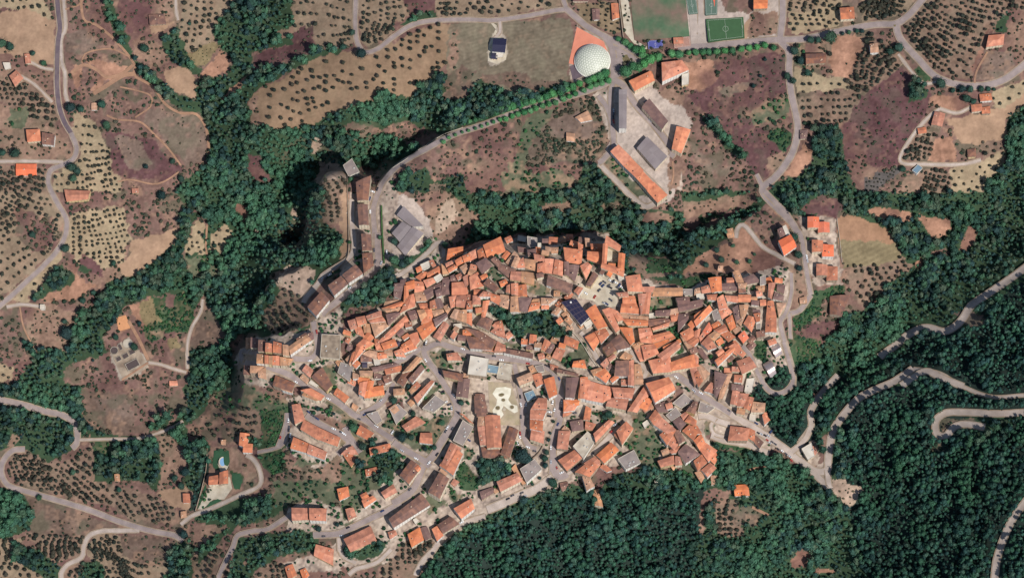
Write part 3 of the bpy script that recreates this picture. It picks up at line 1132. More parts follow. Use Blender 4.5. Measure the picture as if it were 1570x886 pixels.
F 1046 0 2.992
o 330,0 390,0 388,38 330,40 2
r 725,40 785,35 788,85 730,88 2
b 570,250 655,248 655,288 572,292 2
t 862,205 895,200 900,240 865,242 2
o 1408,165 1475,160 1470,205 1398,215 2
r 1160,515 1205,525 1190,580 1145,570 2
r 1080,590 1115,585 1120,610 1085,615 1
r 1365,435 1415,430 1420,460 1370,465 1
r 1325,485 1370,480 1372,510 1330,515 1
r 1375,495 1410,490 1412,520 1376,522 1
b 1308,690 1345,685 1345,720 1312,722 1
s 1055,785 1080,760 1100,775 1075,800 1
m 540,600 575,598 572,635 542,638 1
w 0,345 30,338 28,385 0,392 2
F 523 0 2.992
m 1152,45 1185,45 1185,90 1155,92 1
r 1240,20 1270,20 1275,80 1245,90 1
r 1525,175 1568,172 1568,200 1528,202 1
o 1330,380 1420,330 1430,355 1345,405 2
o 1325,372 1415,330 1435,370 1350,415 3
o 1475,290 1560,280 1590,320 1478,370 3
o 1540,585 1600,600 1560,700 1520,680 3
F 905 210 9.81
o 430,130 610,310 500,430 315,225 3
o 600,310 790,500 690,610 485,415 3
o 780,510 960,700 860,800 680,600 3
o 960,690 1150,870 1010,980 850,800 3
F 523 0 2.992
t 1075,540 1130,510 1150,550 1100,560 1
t 1035,610 1070,615 1070,650 1035,645 1
F 0 0 2.992
b 685,72 750,68 760,110 690,115 1
r 112,250 135,250 142,290 118,292 1
r 45,350 75,325 105,360 70,395 2
t 420,475 445,475 445,505 420,505 1
o 122,598 180,595 185,645 128,650 2
b 195,610 250,620 245,665 195,660 2
O 78,755 165,755 165,805 78,805 1
r 605,865 635,865 635,885 608,886 1
w 15,290 45,290 50,315 25,320 1
F 0 295 2.992
r 300,-10 410,-5 400,30 310,40 2
w 185,515 205,515 205,535 185,535 1
o 778,865 812,865 815,885 780,887 1
F 0 590 2.992
r 840,500 870,500 872,540 842,540 1
t 525,410 548,408 548,440 528,440 1
t 830,582 855,578 855,605 832,610 1
F 450 240 6.542
b 625,258 778,190 750,440 638,445 4
b 745,480 757,690 655,690 640,480 4
g 510,130 590,70 660,190 560,230 1
F 455 375 8.722
b 991,-135 1006,80 876,85 861,-145 4
b 1008,105 1028,285 895,385 874,118 4
b 605,405 785,262 888,388 690,520 4
b 415,545 595,415 687,527 500,685 4
b 140,830 325,625 440,740 260,960 4
F 540 340 8.722
G 540,150 670,5 800,90 640,262 2
G 615,320 805,80 940,165 715,440 2
F 450 240 6.542
G 1045,590 1110,508 1290,690 1185,700 2
F 900 130 9.81
G 600,70 595,660 482,660 480,75 4
m 945,230 1205,540 1120,655 840,350 3
G 850,270 890,225 945,270 900,320 2
F 905 210 9.81
G 720,175 860,15 1140,290 975,465 2
F 1205 320 7.38
O 370,100 370,212 250,212 250,95 3
O 487,160 490,265 368,268 372,155 3
r 415,365 415,485 300,485 300,360 3
O 535,415 535,535 415,535 415,405 3
r 465,640 465,750 350,750 350,630 3
r 580,660 580,800 465,805 470,655 3
F 300 640 5.906
o 405,140 485,150 460,270 395,245 2
o 440,235 515,240 510,315 430,310 2
r 125,535 215,520 210,600 120,605 2
r 220,500 290,480 290,590 215,600 2
t 230,200 275,200 270,245 232,240 1
F 523 0 2.992
K 700,182 757,182 750,240 695,235 2
w 715,235 745,232 742,262 712,265 1
K 690,245 716,245 716,272 690,270 1
m 1070,0 1135,0 1130,8 1065,8 1
F 1090 690 8.722
F 0 0 1
"""
CARS = """
F 420 595 8.722
465,320 515,365 545,385 580,410 195,430 205,530 200,560 220,630 200,690 900,590 920,600 940,614
F 455 375 8.722
340,470 390,440 440,405 1035,80 1050,230 1130,250 1205,105 850,485 715,580
F 450 240 6.542
840,330 795,355 765,425 770,555
F 770 690 8.722
915,260 980,230 1035,190 1095,145 135,605 260,570 75,650 305,610 560,590
F 890 435 8.722
250,90 190,180 400,55 405,220 320,265 350,272 70,130 420,140 500,60 300,30 540,40
F 890 340 8.722
320,810 440,800 400,790 470,815 270,830 380,860 520,850
F 1090 610 8.722
625,465 665,478 720,500 765,505 745,560 780,595 812,585 855,615 890,680 945,705 1000,745 1050,780 1070,830 605,340 800,455
F 770 610 8.722
240,475 235,520 205,605 180,650 675,60 700,155 635,190 630,245 745,350 1210,740 1460,450 1510,360 430,710 970,200
F 595 610 8.722
795,395 770,445 860,410 750,150 770,60 820,90 850,140 60,460 1080,565
F 540 530 8.722
1210,620 440,625
F 540 435 8.722
1385,720 1415,720 968,805 990,782
F 715 530 8.722
720,680 730,790 800,780 1275,745 370,140
F 595 780 8.722
985,180
F 900 130 9.81
400,390 400,440 395,500 400,560 950,540 1005,600
F 1205 320 7.38
235,545 243,590
"""
TREES = """
# avenue trees: x,y,r(zoomed)
F 860 0 6.542
avenue 575,390,28 650,425,40 700,465,32 750,495,40 815,505,40 820,550,42 905,600,50 975,575,38 655,715,60 730,665,45 785,680,40 840,640,45 1115,545,40 1185,545,42 1280,530,28 1350,530,30 1425,525,28 1485,515,28 1555,520,28
F 1046 0 2.992
avenue 62,240,14 95,238,14 123,238,13 160,235,15 196,232,15 232,232,15 270,225,15 308,222,16 343,218,15 378,208,15 418,220,14
F 523 0 2.992
avenue 1225,370,15 1197,382,15 1170,388,15 1143,398,14 1115,415,14 1075,430,14 1048,443,13 1020,455,15 985,470,14 955,478,14 925,487,14 895,497,14 870,510,14 840,515,15 812,525,13 785,535,12 757,545,13 730,550,11 700,560,9 672,570,8 645,580,8 615,590,8 585,600,8 555,607,7 525,620,8 495,632,9 470,650,11
avenue 1215,338,20 1185,352,20 1160,362,18 1135,372,16 1095,385,16 1065,400,17 1035,410,16 1005,422,20 970,432,18 940,442,18 910,452,18 880,462,20 850,470,18 820,480,20 790,488,19 765,496,17 738,505,18 712,515,16 690,522,13 665,532,12 640,542,12 615,550,12 590,556,11 565,565,10
F 523 0 2.992
lone 93,245,26 50,150,15 10,215,18 455,360,28 430,400,22 1010,415,26 800,470,20
F 0 0 2.992
lone 322,493,26 372,500,20 468,480,22 490,575,20 72,705,26 10,700,20 330,770,24 355,785,20 335,820,18 45,215,22 10,200,22 150,245,14 200,290,14 830,822,18 668,765,13 790,740,14 662,225,24 870,110,10
F 1046 0 2.992
lone 683,170,30 590,185,20 625,185,16 545,280,20 515,235,22 575,335,18 510,370,18 480,350,18 735,155,10 765,150,11 800,143,12 825,145,12 995,220,24 1185,385,26 1240,415,14 1285,410,20 1305,455,22 1320,410,18 1370,410,16 1405,410,14 1430,412,10 1335,465,16 955,240,18 1010,775,16 700,620,30 640,590,24 380,275,9 325,395,12 360,350,9
F 0 295 2.992
lone 150,195,18 740,15,24 310,645,36 300,260,22 430,460,14 380,495,18 295,590,14 615,710,20 530,665,16 425,770,8 985,243,12 520,325,14 640,600,12
F 0 590 2.992
lone 335,400,14 800,425,18 830,465,18 850,400,22 255,15,20 845,685,22 545,480,14 130,660,12 180,515,14 1460,110,8 1085,880,14 1460,660,16 1545,640,12
F 770 690 8.722
lone 675,435,68 500,370,26 405,455,24 260,80,110 330,110,80 570,100,50 570,200,45 590,30,40
F 595 700 8.722
lone 1330,80,70 1420,160,70 1270,170,60 1500,90,70 1330,280,70 1450,260,60 1240,330,50 1540,180,60
F 540 340 8.722
lone 565,260,55 565,500,70 370,210,30 1240,310,45 660,560,60 520,640,60 540,740,60 380,740,70 240,830,70
F 420 595 8.722
lone 590,275,35 765,250,25 730,290,24 800,340,25 1060,520,65 1300,700,55 1190,770,60
F 595 610 8.722
lone 190,530,70 310,520,45 490,680,35 620,660,40 715,330,45 80,30,55 335,205,45 980,60,45 1480,850,60
F 1205 320 7.38
lone 140,525,50 150,670,40 100,320,50
F 1065 340 8.722
lone 155,575,45 355,510,50 295,380,45 510,320,32 735,530,34 800,435,24 565,540,35
F 540 530 8.722
lone 555,725,50 755,540,40 765,600,40 1460,760,40 685,260,22
F 770 610 8.722
lone 1430,220,60 1370,250,45 685,310,26 620,560,30 640,470,22
"""
OLIVES = """
F 0 0 2.992
1497,285 1433,328 1438,355 1470,357 1385,318 1372,337 1345,357 1412,370 1340,390 1365,383 1307,413 1258,415 1241,440 1369,427 1397,420 1368,465 1345,458 1409,455 1436,452 1443,410 1468,402 1495,380 1500,352 1536,350 1555,370 1530,405 1497,418 1505,475 1481,485 1450,495 1440,470 1415,480 1419,507 1379,522 1347,512 1323,498 1292,483 1240,495 1235,540 1290,543 1335,550 1386,557 1308,575
F 523 0 2.992
10,290 10,330 12,380 42,383 50,345 98,318 50,410 75,405 118,383 120,405 152,367 165,350 177,307 203,330 173,408 195,383 163,265 217,265 215,232 245,290 247,310 250,228 283,185 280,210 318,160 318,195 318,225 282,305 280,270 317,315 320,278 353,170 353,195 357,145 382,165 362,260 385,240 390,220 412,130 448,115 450,150 418,215 448,180 450,238 445,290 447,312 478,290 422,315 408,367 347,378 317,382 245,365 247,390 243,415
"""
def frames(txt):
    ox = oy = 0.0; s = 1.0
    for line in txt.strip().splitlines():
        t = line.split()
        if not t or t[0] == '#': continue
        if t[0] == 'F': ox, oy, s = map(float, t[1:4]); continue
        yield t, ox, oy, s
def pts(tok, ox, oy, s): return [(ox + float(a) / s, oy + float(b) / s) for a, b in (q.split(',')[:2] for q in tok)]

# ------------------------------------------------------------------ land cover raster (photo grid)
def fill(mask, poly, val):
    P = np.array(poly); x0 = max(int(P[:, 0].min()) - 1, 0); x1 = min(int(P[:, 0].max()) + 2, W0)
    y0 = max(int(P[:, 1].min()) - 1, 0); y1 = min(int(P[:, 1].max()) + 2, H0)
    if x1 <= x0 or y1 <= y0: return
    X, Y = np.meshgrid(np.arange(x0, x1) + .5, np.arange(y0, y1) + .5); ins = np.zeros(X.shape, bool)
    n = len(P)
    for i in range(n):
        ax, ay = P[i]; bx, by = P[(i + 1) % n]
        if ay == by: continue
        c = ((ay > Y) != (by > Y)) & (X < (bx - ax) * (Y - ay) / (by - ay) + ax); ins ^= c
    mask[y0:y1, x0:x1][ins] = val
CL = ['B', 'W', 'D', 'T', 'S', 'A', 'C', 'K', 'G', 'O', 'P', 'E', 'J', 'N', 'U', 'Q', 'M', 'Y', 'R', 'V', 'H', 'X', 'F1', 'V2', 'V3', 'V4', 'L']
def srgb(*c): return tuple(((v / 255 + .055) / 1.055) ** 2.4 if v > 10 else v / 3294.6 for v in c)
GC = {'B': (128,100,90), 'W': (62,80,58), 'D': (46,58,52), 'T': (168,137,112), 'S': (166,146,118), 'A': (148,127,106), 'C': (138,114,98), 'K': (148,119,102),
      'G': (106,108,86), 'O': (66,86,60), 'P': (104,74,74), 'E': (116,96,84), 'J': (118,102,88), 'N': (126,106,94), 'U': (164,124,102), 'Q': (186,160,140), 'M': (176,157,141),
      'Y': (184,167,154), 'R': (172,158,142), 'V': (134,118,88), 'H': (126,114,96), 'X': (138,119,95), 'F1': (148,122,98), 'V2': (98,92,88), 'V3': (160,124,98), 'V4': (134,120,92), 'L': (50,100,50)}
land = np.zeros((H0, W0), np.uint8)
for t, ox, oy, s in frames(LAND):
    fill(land, pts(t[1:], ox, oy, s), CL.index(t[0]))
block = np.zeros((H0, W0), bool)           # where no tree may be scattered
roads = []
for t, ox, oy, s in frames(ROADS):
    p = pts(t[3:], ox, oy, s); roads.append((t[0], float(t[1]), t[2], p))
def smooth(p, k=5):
    P = np.array(p); n = len(P)
    if n < 3:
        return np.array([P[0] + (P[-1] - P[0]) * i / 6 for i in range(7)])
    out = []
    Q = np.vstack([2 * P[0] - P[1], P, 2 * P[-1] - P[-2]])
    for i in range(1, n):
        a, b, c, d = Q[i - 1], Q[i], Q[i + 1], Q[i + 2]; m = max(2, int(np.hypot(*(c - b)) / 5))
        for j in range(m):
            t = j / m; out.append(.5 * ((2 * b) + (c - a) * t + (2 * a - 5 * b + 4 * c - d) * t * t + (3 * b - a - 3 * c + d) * t ** 3))
    out.append(P[-1]); return np.array(out)
def brush(mask, P, r):
    for a, b in zip(P[:-1], P[1:]):
        m = max(1, int(np.hypot(*(b - a)) / 1.5))
        for j in range(m + 1):
            c = a + (b - a) * j / m; x0, x1 = int(max(c[0] - r, 0)), int(min(c[0] + r + 1, W0)); y0, y1 = int(max(c[1] - r, 0)), int(min(c[1] + r + 1, H0))
            if x1 > x0 and y1 > y0:
                X, Y = np.meshgrid(np.arange(x0, x1), np.arange(y0, y1)); mask[y0:y1, x0:x1][(X - c[0]) ** 2 + (Y - c[1]) ** 2 < r * r] = True
for kind, w, role, p in roads:
    brush(block, smooth(p), w / 2 + (3.8 if kind != 't' else .5))
houses = []
for t, ox, oy, s in frames(HOUSES):
    houses.append((t[0], pts(t[1:5], ox, oy, s), int(t[5]) if len(t) > 5 else 0))
    P = np.array(houses[-1][1]); c = P.mean(0); fill(block, c + (P - c) * 1.12 , True)
FORBID = [[(868,135),(865,40),(945,60),(948,135)], [(966,-1),(966,62),(1058,62),(1058,-1)], [(1050,-1),(1050,72),(1150,72),(1150,-1)], [(735,585),(735,650),(800,650),(800,585)],
          [(922,372),(922,402),(952,402),(952,372)], [(888,425),(888,482),(952,482),(950,430)], [(178,515),(178,560),(225,560),(225,515)], [(325,690),(325,790),(375,790),(375,690)], [(1250,330),(1250,405),(1290,405),(1290,330)], [(583,310),(583,405),(594,405),(594,310)]]
for f in FORBID: fill(block, f, True)

# ------------------------------------------------------------------ materials
def mat(name, base, rough=.85, var=.25, scale=.6, tint=None, spec=.25, metallic=0.0, objvar=0.0, extra=None, attr=None):
    m = bpy.data.materials.new(name); m.use_nodes = True; nt = m.node_tree; N = nt.nodes; L = nt.links; b = N['Principled BSDF']
    b.inputs['Roughness'].default_value = rough; b.inputs['Metallic'].default_value = metallic; b.inputs['Specular IOR Level'].default_value = spec
    geo = N.new('ShaderNodeNewGeometry')
    def noise(sc, det=4):
        n = N.new('ShaderNodeTexNoise'); n.inputs['Scale'].default_value = sc; n.inputs['Detail'].default_value = det; L.new(geo.outputs['Position'], n.inputs['Vector']); return n
    def mix(f, a, c, mode='MIX'):
        x = N.new('ShaderNodeMix'); x.data_type = 'RGBA'; x.blend_type = mode
        for i, v in ((0, f), (6, a), (7, c)):
            if hasattr(v, 'links') or hasattr(v, 'is_linked'): L.new(v, x.inputs[i])
            else: x.inputs[i].default_value = v if i == 0 else (tuple(v) + (1,))[:4]
        return x.outputs[2]
    if attr:
        a = N.new('ShaderNodeAttribute'); a.attribute_name = attr; col = a.outputs['Color']
    else: col = None
    def mul(c, sock, lo, hi):
        mr = N.new('ShaderNodeMapRange'); mr.inputs['To Min'].default_value = lo; mr.inputs['To Max'].default_value = hi
        mr.inputs['From Min'].default_value = .3; mr.inputs['From Max'].default_value = .7; L.new(sock, mr.inputs['Value'])
        cb = N.new('ShaderNodeCombineColor'); [L.new(mr.outputs[0], cb.inputs[i]) for i in range(3)]
        return mix(1.0, c, cb.outputs[0], 'MULTIPLY')
    c = col if col is not None else tuple(base)
    if tint is not None:
        r = N.new('ShaderNodeMapRange'); r.inputs['From Min'].default_value = .42; r.inputs['From Max'].default_value = .62
        L.new(noise(scale * .5, 5).outputs['Fac'], r.inputs['Value']); c = mix(r.outputs[0], c, tint)
    c = mul(c, noise(scale).outputs['Fac'], 1 - var, 1 + var)
    c = mul(c, noise(scale * 5, 3).outputs['Fac'], 1 - var * .6, 1 + var * .6)
    if objvar:
        oi = N.new('ShaderNodeObjectInfo'); hs = N.new('ShaderNodeHueSaturation')
        mr = N.new('ShaderNodeMapRange'); mr.inputs['To Min'].default_value = 1 - objvar; mr.inputs['To Max'].default_value = 1 + objvar; L.new(oi.outputs['Random'], mr.inputs['Value'])
        L.new(mr.outputs[0], hs.inputs['Value'])
        m2 = N.new('ShaderNodeMath'); m2.operation = 'MULTIPLY'; m2.inputs[1].default_value = 7.31; L.new(oi.outputs['Random'], m2.inputs[0])
        m3 = N.new('ShaderNodeMath'); m3.operation = 'FRACT'; L.new(m2.outputs[0], m3.inputs[0])
        m4 = N.new('ShaderNodeMapRange'); m4.inputs['To Min'].default_value = .88; m4.inputs['To Max'].default_value = 1.08; L.new(m3.outputs[0], m4.inputs['Value']); L.new(m4.outputs[0], hs.inputs['Saturation'])
        L.new(c, hs.inputs['Color']); c = hs.outputs[0]
    if extra: c = extra(N, L, mix, noise, c)
    L.new(c, b.inputs['Base Color']) if not isinstance(c, tuple) else None
    return m
def roof_extra(dark, rate=.5):
    def f(N, L, mix, noise, c):
        uv = N.new('ShaderNodeUVMap'); mp = N.new('ShaderNodeMapping'); mp.inputs['Scale'].default_value = (.55, .16, 1); L.new(uv.outputs[0], mp.inputs[0])
        n = N.new('ShaderNodeTexNoise'); n.inputs['Scale'].default_value = 1.1; n.inputs['Detail'].default_value = 5; L.new(mp.outputs[0], n.inputs['Vector'])
        r = N.new('ShaderNodeMapRange'); r.inputs['From Min'].default_value = .5; r.inputs['From Max'].default_value = .72; r.inputs['To Max'].default_value = rate; L.new(n.outputs['Fac'], r.inputs['Value'])
        c = mix(r.outputs[0], c, dark)
        w = N.new('ShaderNodeTexWave'); w.bands_direction = 'X'; w.inputs['Scale'].default_value = .75; w.inputs['Distortion'].default_value = .6; L.new(uv.outputs[0], w.inputs['Vector'])
        rr = N.new('ShaderNodeMapRange'); rr.inputs['To Min'].default_value = .92; rr.inputs['To Max'].default_value = 1.06; L.new(w.outputs['Fac'], rr.inputs['Value'])
        cb = N.new('ShaderNodeCombineColor'); [L.new(rr.outputs[0], cb.inputs[i]) for i in range(3)]
        c = mix(1.0, c, cb.outputs[0], 'MULTIPLY')
        # stretches re-tiled at different times
        sp = N.new('ShaderNodeSeparateXYZ'); L.new(uv.outputs[0], sp.inputs[0]); dv = N.new('ShaderNodeMath'); dv.operation = 'DIVIDE'; dv.inputs[1].default_value = 5.3; L.new(sp.outputs[0], dv.inputs[0])
        fl = N.new('ShaderNodeMath'); fl.operation = 'FLOOR'; L.new(dv.outputs[0], fl.inputs[0]); oi = N.new('ShaderNodeObjectInfo')
        sg = N.new('ShaderNodeMath'); sg.operation = 'SIGN'; L.new(sp.outputs[1], sg.inputs[0]); cx = N.new('ShaderNodeCombineXYZ'); L.new(fl.outputs[0], cx.inputs[0]); L.new(oi.outputs['Random'], cx.inputs[1]); L.new(sg.outputs[0], cx.inputs[2])
        wn_ = N.new('ShaderNodeTexWhiteNoise'); wn_.noise_dimensions = '3D'; L.new(cx.outputs[0], wn_.inputs['Vector']); r2 = N.new('ShaderNodeMapRange'); r2.inputs['From Min'].default_value = .45; r2.inputs['To Max'].default_value = .62; L.new(wn_.outputs['Value'], r2.inputs['Value'])
        return mix(r2.outputs[0], c, dark)
    return f
def wall_extra(N, L, mix, noise, c):
    """rows of shuttered window openings, laid out in metres along each wall"""
    uv = N.new('ShaderNodeUVMap'); sp = N.new('ShaderNodeSeparateXYZ'); L.new(uv.outputs[0], sp.inputs[0])
    def band(sock, per, lo, hi):
        d = N.new('ShaderNodeMath'); d.operation = 'DIVIDE'; d.inputs[1].default_value = per; L.new(sock, d.inputs[0])
        f = N.new('ShaderNodeMath'); f.operation = 'FRACT'; L.new(d.outputs[0], f.inputs[0])
        g = N.new('ShaderNodeMath'); g.operation = 'GREATER_THAN'; g.inputs[1].default_value = lo; L.new(f.outputs[0], g.inputs[0])
        h = N.new('ShaderNodeMath'); h.operation = 'LESS_THAN'; h.inputs[1].default_value = hi; L.new(f.outputs[0], h.inputs[0])
        m = N.new('ShaderNodeMath'); m.operation = 'MULTIPLY'; L.new(g.outputs[0], m.inputs[0]); L.new(h.outputs[0], m.inputs[1]); return m.outputs[0]
    m = N.new('ShaderNodeMath'); m.operation = 'MULTIPLY'; L.new(band(sp.outputs[0], 3.2, .38, .62), m.inputs[0]); L.new(band(sp.outputs[1], 3.1, .34, .74), m.inputs[1])
    return mix(m.outputs[0], c, (.09, .07, .06))
def S(*c, k=.82): return tuple(v * k for v in srgb(*c))
RM = {}
for k, (c, dk, rt, nm) in {'o': ((230,148,108), (198,122,92), .55, 'bright_roof_tile'), 'O': ((238,122,78), (220,112,74), .4, 'vivid_roof_tile'), 'r': ((212,138,106), (170,112,90), .65, 'terracotta_roof_tile'),
        't': ((212,160,124), (172,132,106), .65, 'faded_roof_tile'), 'b': ((154,110,90), (116,88,80), .6, 'brown_roof_tile'), 'm': ((142,110,100), (118,92,88), .55, 'aged_roof_tile')}.items():
    RM[k] = mat(nm, S(*c), .9, .13, .5, S(*dk), .12, objvar=.1, extra=roof_extra(S(*dk), rt))
RM['g'] = mat('grey_roof_sheet', S(158,144,136), .8, .1, .3, S(138,126,120), objvar=.12)
RM['G'] = mat('ribbed_metal_roof', S(146,134,132), .6, .07, .2, S(134,122,122), objvar=.05, extra=roof_extra(S(128,116,114), .3))
RM['w'] = mat('white_flat_roof', S(214,204,188), .8, .08, .3, S(196,184,168))
RM['s'] = mat('blue_grey_roof', S(112,136,152), .6, .08, .3, S(126,150,160)); RM['z'] = mat('pale_striped_roof', S(196,184,164), .8, .15, .4, S(170,156,138))
RM['y'] = mat('weathered_flat_roof', S(160,142,122), .9, .12, .5, S(130,114,98)); RM['v'] = mat('vault_sheet_metal', S(196,176,170), .28, .05, .2, metallic=.6); RM['K'] = mat('dark_solar_roof', S(46,44,66), .25, .1, .8, spec=.6); RM['k'] = mat('dark_slate_roof', S(70,62,76), .6, .1, .8)
WM = [mat('cream_wall', S(236,218,188), .9, .08, .3, objvar=.12, extra=wall_extra), mat('white_wall', S(246,240,228), .9, .08, .3, objvar=.05, extra=wall_extra),
      mat('ochre_wall', S(226,196,146), .9, .1, .3, objvar=.12, extra=wall_extra), mat('stone_wall', S(186,164,140), .95, .2, .8, objvar=.12, extra=wall_extra)]
M_ch = mat('chimney_masonry', S(206,176,150), .9, .15, .8, objvar=.2); M_par = mat('parapet_render', S(216,204,184), .9, .08, .4, objvar=.1)
M_white = mat('white_paint', S(236,232,222), .6, .04, .5); M_dark = mat('dark_glass', (.02, .02, .03), .2, .1, .5, spec=.5); M_sheet = mat('grey_machine_casing', S(190,186,180), .5, .05, 1)
M_asph = mat('asphalt', S(158,142,136), .9, .14, .3, S(142,128,124)); M_dasph = mat('fresh_asphalt', S(104,90,96), .9, .1, .2, S(112,98,100)); M_lane = mat('pale_concrete_road', S(184,168,156), .9, .14, .25, S(168,152,140))
M_dirt = mat('dirt_track', S(168,130,104), .95, .18, .25, S(150,116,94)); M_verge = mat('road_verge', S(166,148,130), .95, .16, .3, S(150,130,108))
M_conc = mat('concrete', S(190,178,160), .9, .12, .4); M_terra = mat('terracotta_paving', S(226,142,114), .85, .07, .2, S(214,134,108)); M_pave = mat('pale_paving', S(206,194,172), .85, .14, .35, S(182,168,146))
M_pitch = mat('worn_grass', S(88,112,84), .95, .14, .06, S(128,104,92)); M_turf = mat('green_turf', S(66,96,64), .95, .06, .2); M_lawn = mat('lawn', S(56,90,64), .95, .12, .2); M_court = mat('blue_court', S(84,88,150), .7, .05, .3)
M_red = mat('red_court', S(222,104,80), .8, .05, .3); M_teal = mat('green_court', S(92,112,98), .8, .06, .3); M_water = mat('pool_water', S(130,170,205), .15, .05, .5, spec=.5); M_sump = mat('settling_water', S(90,78,74), .2, .1, .6, spec=.5)
M_bark = mat('bark', (.07, .05, .035), .95, .2, 2); M_rock = mat('limestone', S(176,158,140), .95, .3, .15, S(140,120,100))
def leafmat(name, rough=.75):
    m = mat(name, (0, 0, 0), rough, .28, .5, spec=.12, attr='Col', objvar=.16); return m
M_leaf = leafmat('foliage_leaves')
M_ground = mat('ground_soil', (0, 0, 0), .95, .17, .06, spec=.1, attr='Col')
M_rubber = mat('tyre_rubber', (.02, .02, .02), .8, .1, 1)
CARC = [('white', (.75, .75, .74)), ('silver', (.42, .43, .45)), ('black', (.02, .02, .025)), ('dark blue', (.03, .05, .13)), ('red', (.35, .04, .03)), ('dark grey', (.08, .08, .09))]
CARM = {n: mat('paint_' + n.replace(' ', '_'), c, .3, .02, .5, spec=.5) for n, c in CARC}

# ------------------------------------------------------------------ object helpers
COL = scene.collection
def mesh(name, V, Fc, mats, uv=None, midx=None, smooth_=False, cols=None):
    me = bpy.data.meshes.new(name); me.from_pydata([tuple(map(float, v)) for v in V], [], Fc)
    for m in (mats if isinstance(mats, (list, tuple)) else [mats]): me.materials.append(m)
    if uv is not None:
        l = me.uv_layers.new(name='UVMap'); l.data.foreach_set('uv', np.array([c for f in uv for c in f], np.float32).ravel())
    if midx is not None: me.polygons.foreach_set('material_index', midx)
    if smooth_: me.polygons.foreach_set('use_smooth', [True] * len(me.polygons))
    if cols is not None:
        a = me.color_attributes.new('Col', 'FLOAT_COLOR', 'POINT'); a.data.foreach_set('color', np.asarray(cols, np.float32).ravel())
    me.update(); return me
def link(name, me, parent=None, loc=(0, 0, 0), rz=0.0):
    o = bpy.data.objects.new(name, me); COL.objects.link(o); o.location = loc; o.rotation_euler = (0, 0, rz)
    if parent is not None: o.parent = parent
    return o
def tag(o, label=None, cat=None, group=None, kind=None):
    if label: o['label'] = label
    if cat: o['category'] = cat
    if group: o['group'] = group
    if kind: o['kind'] = kind
    return o
def empty(name, loc):
    o = bpy.data.objects.new(name, None); COL.objects.link(o); o.location = loc; o.empty_display_size = 1; return o
def struct(name, me): return tag(link(name, me), kind='structure')
def box(V, Fc, c, sx, sy, sz, rz=0.0):
    n = len(V); ca, sa = math.cos(rz), math.sin(rz)
    for z in (0, sz):
        for x, y in ((-sx/2, -sy/2), (sx/2, -sy/2), (sx/2, sy/2), (-sx/2, sy/2)): V.append((c[0] + x*ca - y*sa, c[1] + x*sa + y*ca, c[2] + z))
    for f in ((3,2,1,0), (4,5,6,7), (0,1,5,4), (1,2,6,5), (2,3,7,6), (3,0,4,7)): Fc.append([n + i for i in f])
def prism(V, Fc, poly, z0, z1):
    n = len(V); k = len(poly)
    for z in (z0, z1):
        for p in poly: V.append((p[0], p[1], z))
    Fc.append([n + k + i for i in range(k)]); Fc.append([n + i for i in reversed(range(k))])
    for i in range(k): j = (i + 1) % k; Fc.append([n + i, n + j, n + k + j, n + k + i])
def ccw(P):
    a = sum(P[i][0] * P[(i+1) % len(P)][1] - P[(i+1) % len(P)][0] * P[i][1] for i in range(len(P)))
    return P if a > 0 else P[::-1]

# ------------------------------------------------------------------ ground
fx = np.concatenate([-np.geomspace(3200, 560, 16)[:-1], np.arange(-560, 560.1, 1.15), np.geomspace(561.5, 3200, 16)])
fy = np.concatenate([-np.geomspace(3000, 345, 16)[:-1], np.arange(-345, 345.1, 1.2), np.geomspace(346.5, 3000, 16)])
GX, GY = np.meshgrid(fx, fy); gx, gy = GX.ravel(), GY.ravel()
gz = height(gx, gy)
pu, pv = pix(gx, gy, gz)
j = lambda s, a, sd: (_val(pu, pv, s, sd) - .5) * a
cu = np.clip(pu + j(9, 7, 21) + j(3.5, 3, 22), 0, W0 - 1).astype(int); cv = np.clip(pv + j(9, 7, 23) + j(3.5, 3, 24), 0, H0 - 1).astype(int)
cls = land[cv, cu]
inside = (pu > -30) & (pu < W0 + 30) & (pv > -30) & (pv < H0 + 30)
cls = np.where(inside, cls, np.where(_val(pu, pv, 160, 31) > .45, CL.index('W'), CL.index('B')))
pal = np.array([srgb(GC[c][0], GC[c][1], min(GC[c][2] * 1.0, 250)) for c in CL]) * .80
col = pal[cls]
n1 = _val(pu, pv, 26, 41); n2 = _val(pu, pv, 8, 42); n3 = _val(pu, pv, 3.2, 43); n4 = _val(pu, pv, 60, 44)
wob = {c: .5 for c in ('B', 'P', 'J', 'N', 'E', 'G', 'O', 'K', 'C', 'Q', 'U', 'H')}
amp = np.array([{'M': .55, 'Y': .15, 'T': .22, 'F1': .25, 'S': .3, 'A': .35, 'V3': .15, 'V4': .2}.get(c, .6 if c in wob else .3) for c in CL])[cls]
f = 1 + amp * ((n1 - .5) * .7 + (n2 - .5) * .7 + (n3 - .5) * .5)
col = col * f[:, None]
